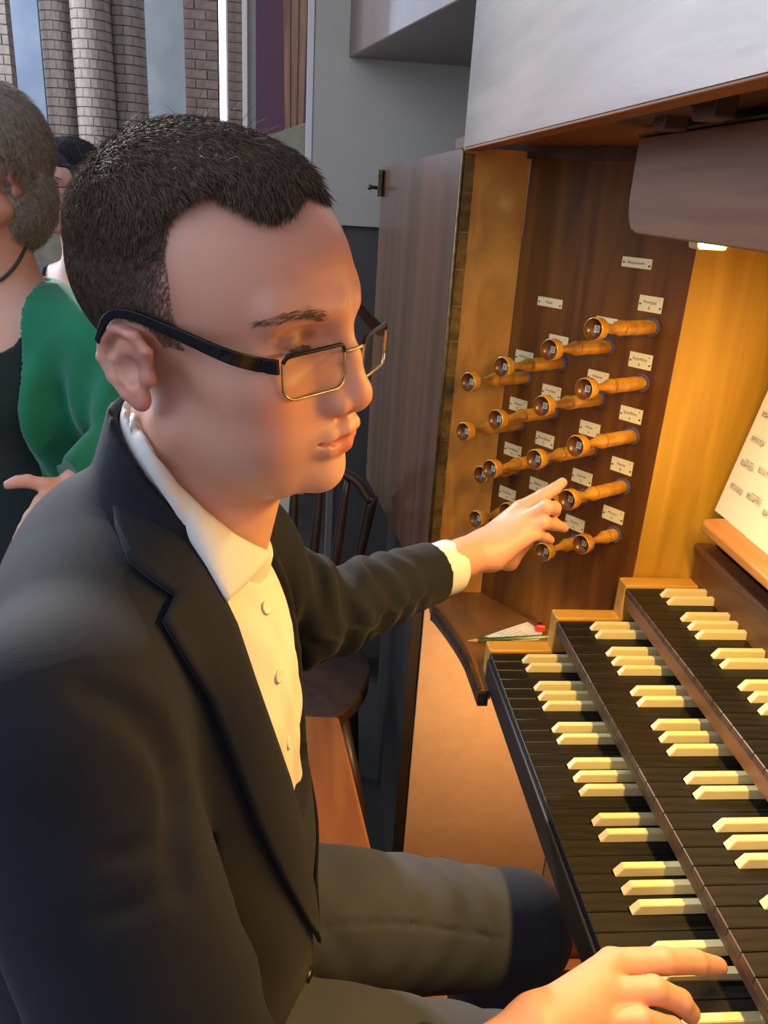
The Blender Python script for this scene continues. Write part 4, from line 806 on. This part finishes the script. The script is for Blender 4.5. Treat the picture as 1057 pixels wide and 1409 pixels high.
# ------------------------------------------------------------------ things on the console
Zs = -.0448
GREEN = noise_mat('green_pencil_paint', '24401c', '3a5a2c', (200, 200, 200), .35, 2); RAWW = pr('sharpened_wood', 'c99a66', .6); LEAD = pr('pencil_lead', '222222', .4); REDP = pr('red_plastic', 'c01a1c', .35)
pc = thing('pencil', 'dark green pencil lying on the shelf beside the white card', 'pencil', onZ(690, 880, Zs)); t0 = onZ(641, 882, Zs+.004); t1 = onZ(752, 876, Zs+.004); d = (t1-t0)/np.linalg.norm(t1-t0)
for nm, pf, m in (('pencil_body', [(.020, .0036), (.150, .0036), (.150, 0)], GREEN), ('sharpened_end', [(.003, .0007), (.020, .0035)], RAWW), ('lead', [(0, 0.0001), (.003, .0007)], LEAD)): V, F = lathe(pf, t0, d, 6); part(nm, V, F, m, pc)
def sheet_flat(name, px, z, m, lab, cat, th=.0006):
    P = [onZ(x, y, z) for x, y in px]; o = thing(name, lab, cat, P[0]); bm_part('card_sheet', bm_prism([tuple(p[:2]) for p in P], z, z+th), m, o); return o, P
cdo, P = sheet_flat('paper_card', [(667, 876), (690, 868), (726, 856), (747, 870), (742, 880), (700, 882)], Zs+.0002, PAPER, 'white paper card with small print lying on the shelf behind the pencil', 'card')
mb = MB()
for i in range(5):
    a = P[0]+(P[2]-P[0])*(.25+.0*i)+(P[3]-P[2])*(.12+.17*i); b = a+(P[2]-P[0])*(.45 if i else .55); w_ = (P[3]-P[2])/np.linalg.norm(P[3]-P[2])*.0007; zz = np.array([0, 0, .0008]); mb.quad(a+zz, b+zz, b+w_+zz, a+w_+zz)
mb.obj('printed_lines', INK, cdo)
rc = onZ(742, 864, Zs+.006); rd = thing('pencil_sharpener', 'small red plastic sharpener on the shelf behind the white card', 'sharpener', onZ(742, 866, Zs))
bm_part('sharpener_body', bm_prism([(rc[0]-.008, rc[1]-.006), (rc[0]+.009, rc[1]-.007), (rc[0]+.007, rc[1]+.008), (rc[0]-.005, rc[1]+.009)], Zs+.0012, Zs+.014, 2, .002), REDP, rd); box('blade', rc[0]-.004, rc[0]+.005, rc[1]-.003, rc[1]+.004, Zs+.0142, Zs+.0148, SCREW, rd)
nc = onY(394, 690, 1.218); nt = thing('notice_card', 'small white card with a dark lower edge on the case panel behind the chair', 'card', (nc[0], 1.219, nc[2])); a, b = onY(376, 676, 1.218), onY(403, 706, 1.218)
box('card_sheet', a[0], b[0], 1.217, 1.2195, b[2], a[2], PAPER, nt); box('card_holder', a[0]-.003, b[0]+.003, 1.212, 1.2195, b[2]-.014, b[2]-.0003, BLACK, nt, .002)
# sheets of music leaning on the desk
def lean(y, h, o=0): return np.array([.3015-o+(.06/.2905)*h, y, .2447+h])
def notes(mb, y0, y1, H, n):
    for s in range(n):
        h0 = H-.028-s*(H-.04)/n
        for l in range(5):
            h = h0-.0017*l; mb.quad(*[lean(a, b, off) for a, b in ((y0-.010, h), (y1+.010, h), (y1+.010, h-.00042), (y0-.010, h-.00042))])
        y = y0-.016
        while y > y1+.014:
            h = h0-RNG.uniform(0, .007); w = .0022; mb.quad(*[lean(a, b, off) for a, b in ((y, h), (y-w, h+.0004), (y-w, h-.0014), (y, h-.0018))]); mb.quad(*[lean(a, b, off) for a, b in ((y-w, h), (y-w-.0003, h), (y-w-.0003, h+.0055), (y-w, h+.0055))]); y -= RNG.choice([.0035, .005, .0075])
        mb.quad(*[lean(a, b, off) for a, b in ((y0-.012, h0-.0005), (y0-.0132, h0-.0005), (y0-.0140, h0-.0062), (y0-.0128, h0-.0062))])
        if s % 3 == 2:
            for k in range(3): yy = y0-.02-k*.012; mb.quad(*[lean(a, b, off) for a, b in ((yy, h0+.003), (yy-.009, h0+.0026), (yy-.009, h0+.0016), (yy, h0+.002))])
for i, (y0, wd_, H, off, lab) in enumerate(((-.006, .20, .283, .0012, 'sheet of printed music at the left end of the music desk'), (-.052, .20, .262, .0024, 'second sheet of printed music on the desk, overlapping the leftmost sheet'), (-.100, .20, .200, .0036, 'shorter sheet of printed music lapped over the front of the other sheets'))):
    y1 = y0-wd_; sh = thing('sheet_music', lab, 'sheet music', lean((y0+y1)/2, 0, off), 'sheets of music on the desk')
    V = [lean(y0, 0, off), lean(y1, 0, off), lean(y1, H, off), lean(y0, H, off)]; V += [v+np.array([.0006, 0, 0]) for v in V]; part('page', V, [(0, 1, 2, 3), (7, 6, 5, 4), (0, 4, 5, 1), (1, 5, 6, 2), (2, 6, 7, 3), (3, 7, 4, 0)], PAPER, sh)
    off += .0003; mb = MB(); notes(mb, y0, y1, H, [7, 6, 5][i]); mb.obj('printed_notes', INK, sh)
# ------------------------------------------------------------------ bystanders
def bystander(lab, O, yaw, sc, hairm, topm, over=None, pitch=0, roll=0, bob=True, ty=None, elbow=None, wrist=None, fingers=None, seed=0):
    M = rot('Z', yaw)@rot('Y', pitch)@rot('X', roll); O = np.array(O); ty = yaw if ty is None else ty; fw = rot('Z', ty)[:, 0]; lf = rot('Z', ty)[:, 1]
    p = thing('person', lab, 'person', (O[0]-fw[0]*.03, O[1]-fw[1]*.03, -.78)); loc = lambda P: xf(P, O, M)/sc
    L = lambda f, s, u: O-fw*.03+fw*f+lf*s+np.array([0, 0, u])
    nk = lambda P: cone(P, L(.01, 0, -.05), L(-.01, 0, -.20), .047, .056)
    def tr(P, g=0.0):
        q = xf(P, L(0, 0, 0), rot('Z', ty)); d = ell(q, (.0, 0, -.36), (.10+g, .165+g, .20+g)); d = sm(d, ell(q, (.045, 0, -.34), (.08+g, .13+g, .10+g)), .05); d = sm(d, ell(q, (0, 0, -.62), (.11+g, .155+g, .20+g)), .06)
        return sm(d, chain(P, [L(-.005, .165, -.245), L(-.02, 0, -.205), L(-.005, -.165, -.245)], [.052+g, .055+g, .052+g], .02), .04)
    sL, sR = L(-.005, .175, -.26), L(-.005, -.175, -.26); eL = elbow if elbow is not None else L(.02, .22, -.54); wL = wrist if wrist is not None else L(.16, .16, -.70); eR, wR = L(-.02, -.23, -.54), L(.14, -.18, -.72)
    arms = lambda P, g=0.: np.minimum(chain(P, [sL, eL, wL], [.050+g, .042+g, .028+g], .01), chain(P, [sR, eR, wR], [.050+g, .042+g, .028+g], .01))
    def hnd(P):
        d = None
        for w, e, fs in ((wL, eL, fingers), (wR, eR, None)):
            if fs is None:
                u = (w-e)/np.linalg.norm(w-e); s = np.cross(u, fw); s /= np.linalg.norm(s)+1e-9; k = w+u*.085; fs = [[k+s*a*.5, k+s*a+u*.04, k+s*a+u*.07-fw*.01] for a in (-.026, -.009, .009, .026)]+[[w+u*.03+s*.03, w+u*.06+s*.05, w+u*.085+s*.05]]
            for f in fs:
                c = sm(cone(P, w, f[0], .020, .0115), chain(P, f, [.0110, .0095, .0075][:len(f)] if len(f) == 3 else [.011, .010, .009, .0075], .004), .006); d = c if d is None else sm(d, c, .005)
        return d
    def skin(P): return np.minimum(sm(sm(face(loc(P))*sc, nk(P), .02), tr(P, -.004), .03), np.minimum(arms(P, -.002), hnd(P)))
    def tone(P):
        global HQ, HM
        a, b = HQ, HM; HQ, HM = O, M
        try: return skin_tone(O+(P-O))
        finally: HQ, HM = a, b
    lo = np.minimum.reduce([L(0, .30, -.85), L(0, -.30, -.85), L(.2, 0, -.85), L(-.2, 0, -.85), wL-.12, wR-.12]); hi = np.maximum.reduce([L(0, .30, .2), L(0, -.30, .2), L(.2, 0, .2), L(-.2, 0, .2), wL+.12])
    sdf_part('body', skin, lo, hi, .0042, SKIN, p, tone)
    def topf(P):
        q = xf(P, L(0, 0, 0), rot('Z', ty)); d = np.minimum(tr(P, .006), np.where(over is None, 1., 1.)*arms(P, .008) if over is None else 9.)
        vn = np.maximum(np.abs(q[:, 1])-(.085+.85*(q[:, 2]+.235)), -q[:, 0]-.01); d = np.maximum(d, -np.maximum(vn, -.345-q[:, 2])); d = np.maximum(d, q[:, 2]+.190)
        w = lambda a, b: (P-b.astype(np.float32))@((b-a)/np.linalg.norm(b-a)).astype(np.float32)
        for a, b in ((eL, wL), (eR, wR)): d = np.where(np.sqrt(((P-b.astype(np.float32))**2).sum(1)) < .11, np.maximum(d, w(a, b)+.01), d)
        return d+.0025*np.sin(P[:, 2]*42+q[:, 1]*34+3*np.sin(q[:, 0]*30))
    sdf_part('jersey_top', topf, lo, hi, .0052, topm, p)
    if over is not None:
        def card(P):
            q = xf(P, L(0, 0, 0), rot('Z', ty)); d = np.minimum(sm(tr(P, .016), arms(P, .017), .03), 9.)+.0075*np.sin(np.abs(q[:, 1])*105+q[:, 2]*10+2*np.sin(q[:, 2]*12))*np.clip((-.22-q[:, 2])/.1, 0, 1)*np.clip((np.abs(q[:, 1])-.08)/.03, 0, 1)
            op = np.maximum(np.abs(q[:, 1])-np.interp(-q[:, 2], [.19, .30, .60, .85], [.085, .112, .098, .10]), -q[:, 0]); d = np.maximum(d, -op); d = np.maximum(d, q[:, 2]+.155); d = np.maximum(d, -(nk(P)-.016))
            w = lambda a, b: (P-b.astype(np.float32))@((b-a)/np.linalg.norm(b-a)).astype(np.float32)
            for a, b in ((eL, wL), (eR, wR)): d = np.where(np.sqrt(((P-b.astype(np.float32))**2).sum(1)) < .12, np.maximum(d, w(a, b)+.012), d)
            return d
        sdf_part('cardigan', card, lo, hi, .0040, over, p)
    def legs(P): q = xf(P, L(0, 0, 0), rot('Z', ty)); a = np.stack([q[:, 0], np.abs(q[:, 1]), q[:, 2]], 1).astype(np.float32); H = O[2]+.78; return np.maximum(sm(ell(q, (0, 0, -.82), (.12, .17, .14)), cone(a, (0, .09, -.85), (.0, .10, -H+.05), .09, .055), .03), -H+.015-q[:, 2])
    sdf_part('trousers', legs, (O[0]-.3, O[1]-.3, -.78), (O[0]+.3, O[1]+.3, O[2]-.66), .010, DARKT, p)
    for s in (-1, 1): c = L(.05, .10*s, 0); c[2] = -.735; sdf_part('shoe', lambda P: np.maximum(ell(xf(P, c, rot('Z', ty)), (0, 0, 0), (.125, .045, .045)), -.778-P[:, 2]), c-.15, c+.15, .009, SHOE, p)
    def hair(P):
        q = loc(P); d = ell(q, (-.018, 0, .046), (.110, .090, .100)); r = np.random.default_rng(seed)
        if bob: d = sm(d, ell(q, (-.050, 0, -.030), (.066, .080, .082)), .03)
        d = d+.0022*np.sin(q[:, 1]*150+q[:, 0]*110)+.0014*np.sin(q[:, 0]*240-q[:, 2]*60)
        fc = np.maximum(np.maximum(.034+.25*(q[:, 2]-.02)-q[:, 0], -.14-q[:, 2]), q[:, 2]-.085+np.abs(q[:, 1])*.3); d = sx(d, -fc, .012); ea = ell(np.stack([q[:, 0], np.abs(q[:, 1]), q[:, 2]], 1).astype(np.float32), (.004, .085, -.005), (.030, .03, .036)); return sx(d, -ea, .008)
    sdf_part('hair', hair, O-.16, O+.17, .0034, hairm, p)
    u = np.random.default_rng(seed+3).normal(size=(11000, 3)); u /= np.linalg.norm(u, axis=1, keepdims=True); q = u*np.array([.112, .092, .102])+np.array([-.018, 0, .046]); k = (q[:, 2] > .01) & (q[:, 0] < .03+.5*np.clip(q[:, 2]-.06, 0, 1)); q = q[k]; u = u[k]
    if bob: u2 = np.random.default_rng(seed+9).normal(size=(7000, 3)); u2 /= np.linalg.norm(u2, axis=1, keepdims=True); q2 = u2*np.array([.072, .087, .088])+np.array([-.050, 0, -.030]); k = (q2[:, 2] < .03) & (q2[:, 0] < -.012); q = np.concatenate([q, q2[k]]); u = np.concatenate([u, u2[k]])
    d = np.stack([-.3-0*u[:, 0], u[:, 1]*.3, np.full(len(q), -.9)], 1)+np.random.default_rng(seed+4).normal(0, .25, (len(q), 3)); d -= u*(d*u).sum(1, keepdims=True); d /= np.linalg.norm(d, axis=1, keepdims=True)
    strand_mesh('hair_strands', O+q*sc@M.T, d@M.T, u@M.T, np.random.default_rng(seed).uniform(.012, .035, len(q)), .22, np.full(len(q), .00034), hairm, p)
    for s in (-1, 1):
        t = np.linspace(0, 1, 60); c = catmull([(.0905, .0175, .0420), (.0880, .026, .0455), (.0800, .040, .0475), (.0680, .0535, .0425)], 60); c[:, 1] *= s; g = grad(face, c.astype(np.float32)); c = c-g*face(c.astype(np.float32))[:, None]
        dd = np.tile([-.4, s*.9, .1], (60, 1)); dd /= np.linalg.norm(dd, axis=1, keepdims=True); strand_mesh('eyebrow', O+c*sc@M.T, dd@M.T, g@M.T, np.full(60, .008), .1, np.full(60, .0005), BROWH, p, 2)
        e = np.array([.0640, .0340*s, .0215]); V, F = lathe([(0.0001, 0), (.0012, .004), (.0040, .0085), (.0085, .0115), (.0125, .0123), (.0248, 0)], e+np.array([.0123, 0, -.0025]), (-1, 0, .15), 16); part('eye', O+np.array(V)*sc@M.T, F, EYEW, p, True)
    return p, M, O, skin
DARKT = cloth_mat('black_trousers', '17181b', '202125', .85); TEAL = cloth_mat('dark_green_black_jersey', '14201e', '1a2826', .85); CARDI = cloth_mat('green_cardigan_knit', '0f6a4c', '167a58', .8, 700, .35, .3); GREYB = noise_mat('ash_blond_hair', '82776a', 'b0a490', (160, 160, 160), .5, 3, .2, .2, .35)
yw = 236; Mw = rot('Z', yw); E0 = dep(10, 246, 1.22); Ow = E0-Mw@np.array([0, .070, 0])
fing = [[dep(x, y, t) for x, y, t in f] for f in ([(62, 668, 1.20), (38, 662, 1.19), (24, 663, 1.185), (11, 667, 1.18)], [(58, 690, 1.19), (42, 712, 1.175), (33, 728, 1.17), (24, 742, 1.17)], [(66, 695, 1.20), (52, 718, 1.19), (42, 733, 1.185), (34, 744, 1.18)], [(72, 698, 1.21), (62, 720, 1.20), (54, 736, 1.20), (46, 748, 1.20)], [(78, 700, 1.22), (72, 718, 1.22), (66, 732, 1.21), (60, 744, 1.21)])]
_, _, _, wskin = bystander('woman in green cardigan and dark top, standing behind the man in navy suit', Ow, yw, .96, GREYB, TEAL, CARDI, ty=246, elbow=dep(188, 610, 1.30), wrist=dep(98, 672, 1.23), fingers=fing, seed=2)
nl = thing('necklace', 'dark cord necklace around the neck of the woman in green cardigan', 'necklace', dep(20, 370, 1.2)); 
V, F = tube(catmull(march(wskin, [(44, 296), (40, 325), (28, 355), (12, 376), (-6, 388), (-26, 390)], .002), 30), .0028, 8); part('cord', V, F, pr('dark_green_cord', '2a3a34', .6), nl, True)
y2 = 235; M2 = rot('Z', y2); O2 = dep(94, 270, 2.15)
p2, M2, O2, L2 = bystander('person with dark hair and glasses, seen between the woman in green and the organist', O2, y2, .98, noise_mat('black_hair', '1c1a1c', '2c282a', (160, 160, 160), .5, 3, .2, .2, .35), DARKT, None, bob=False, seed=5)
g2 = thing('eyeglasses', 'dark-rimmed eyeglasses on the far person between the two heads', 'glasses', O2+M2@np.array([.095, 0, .02]))
for s in (-1, 1):
    pts = [O2+M2@np.array([.098-.3*abs(y)**2*8, s*y, z]) for y, z in [(.034+.022*math.cos(a), .018+.016*math.sin(a)) for a in np.linspace(0, 2*math.pi, 21)]]; V, F = tube(pts, .0014, 6, False); part('rim', V, F, FRM, g2, True)
    V, F = tube([O2+M2@np.array([.092, s*.057, .022]), O2+M2@np.array([.04, s*.080, .026]), O2+M2@np.array([-.01, s*.082, .026])], .0016, 6); part('temple', V, F, FRM, g2, True)
    c = O2+M2@np.array([.097, s*.034, .018]); ring = [c+(p-c)*.97 for p in pts[:-1]]; part('lens', ring+[r+M2@np.array([.001, 0, 0]) for r in ring], [tuple(range(20)), tuple(range(39, 19, -1))]+[(i, (i+1) % 20, 20+(i+1) % 20, 20+i) for i in range(20)], LENS, g2)
V, F = tube([O2+M2@np.array([.0975, -.012, .020]), O2+M2@np.array([.1005, 0, .022]), O2+M2@np.array([.0975, .012, .020])], .0014, 6); part('bridge', V, F, FRM, g2, True)
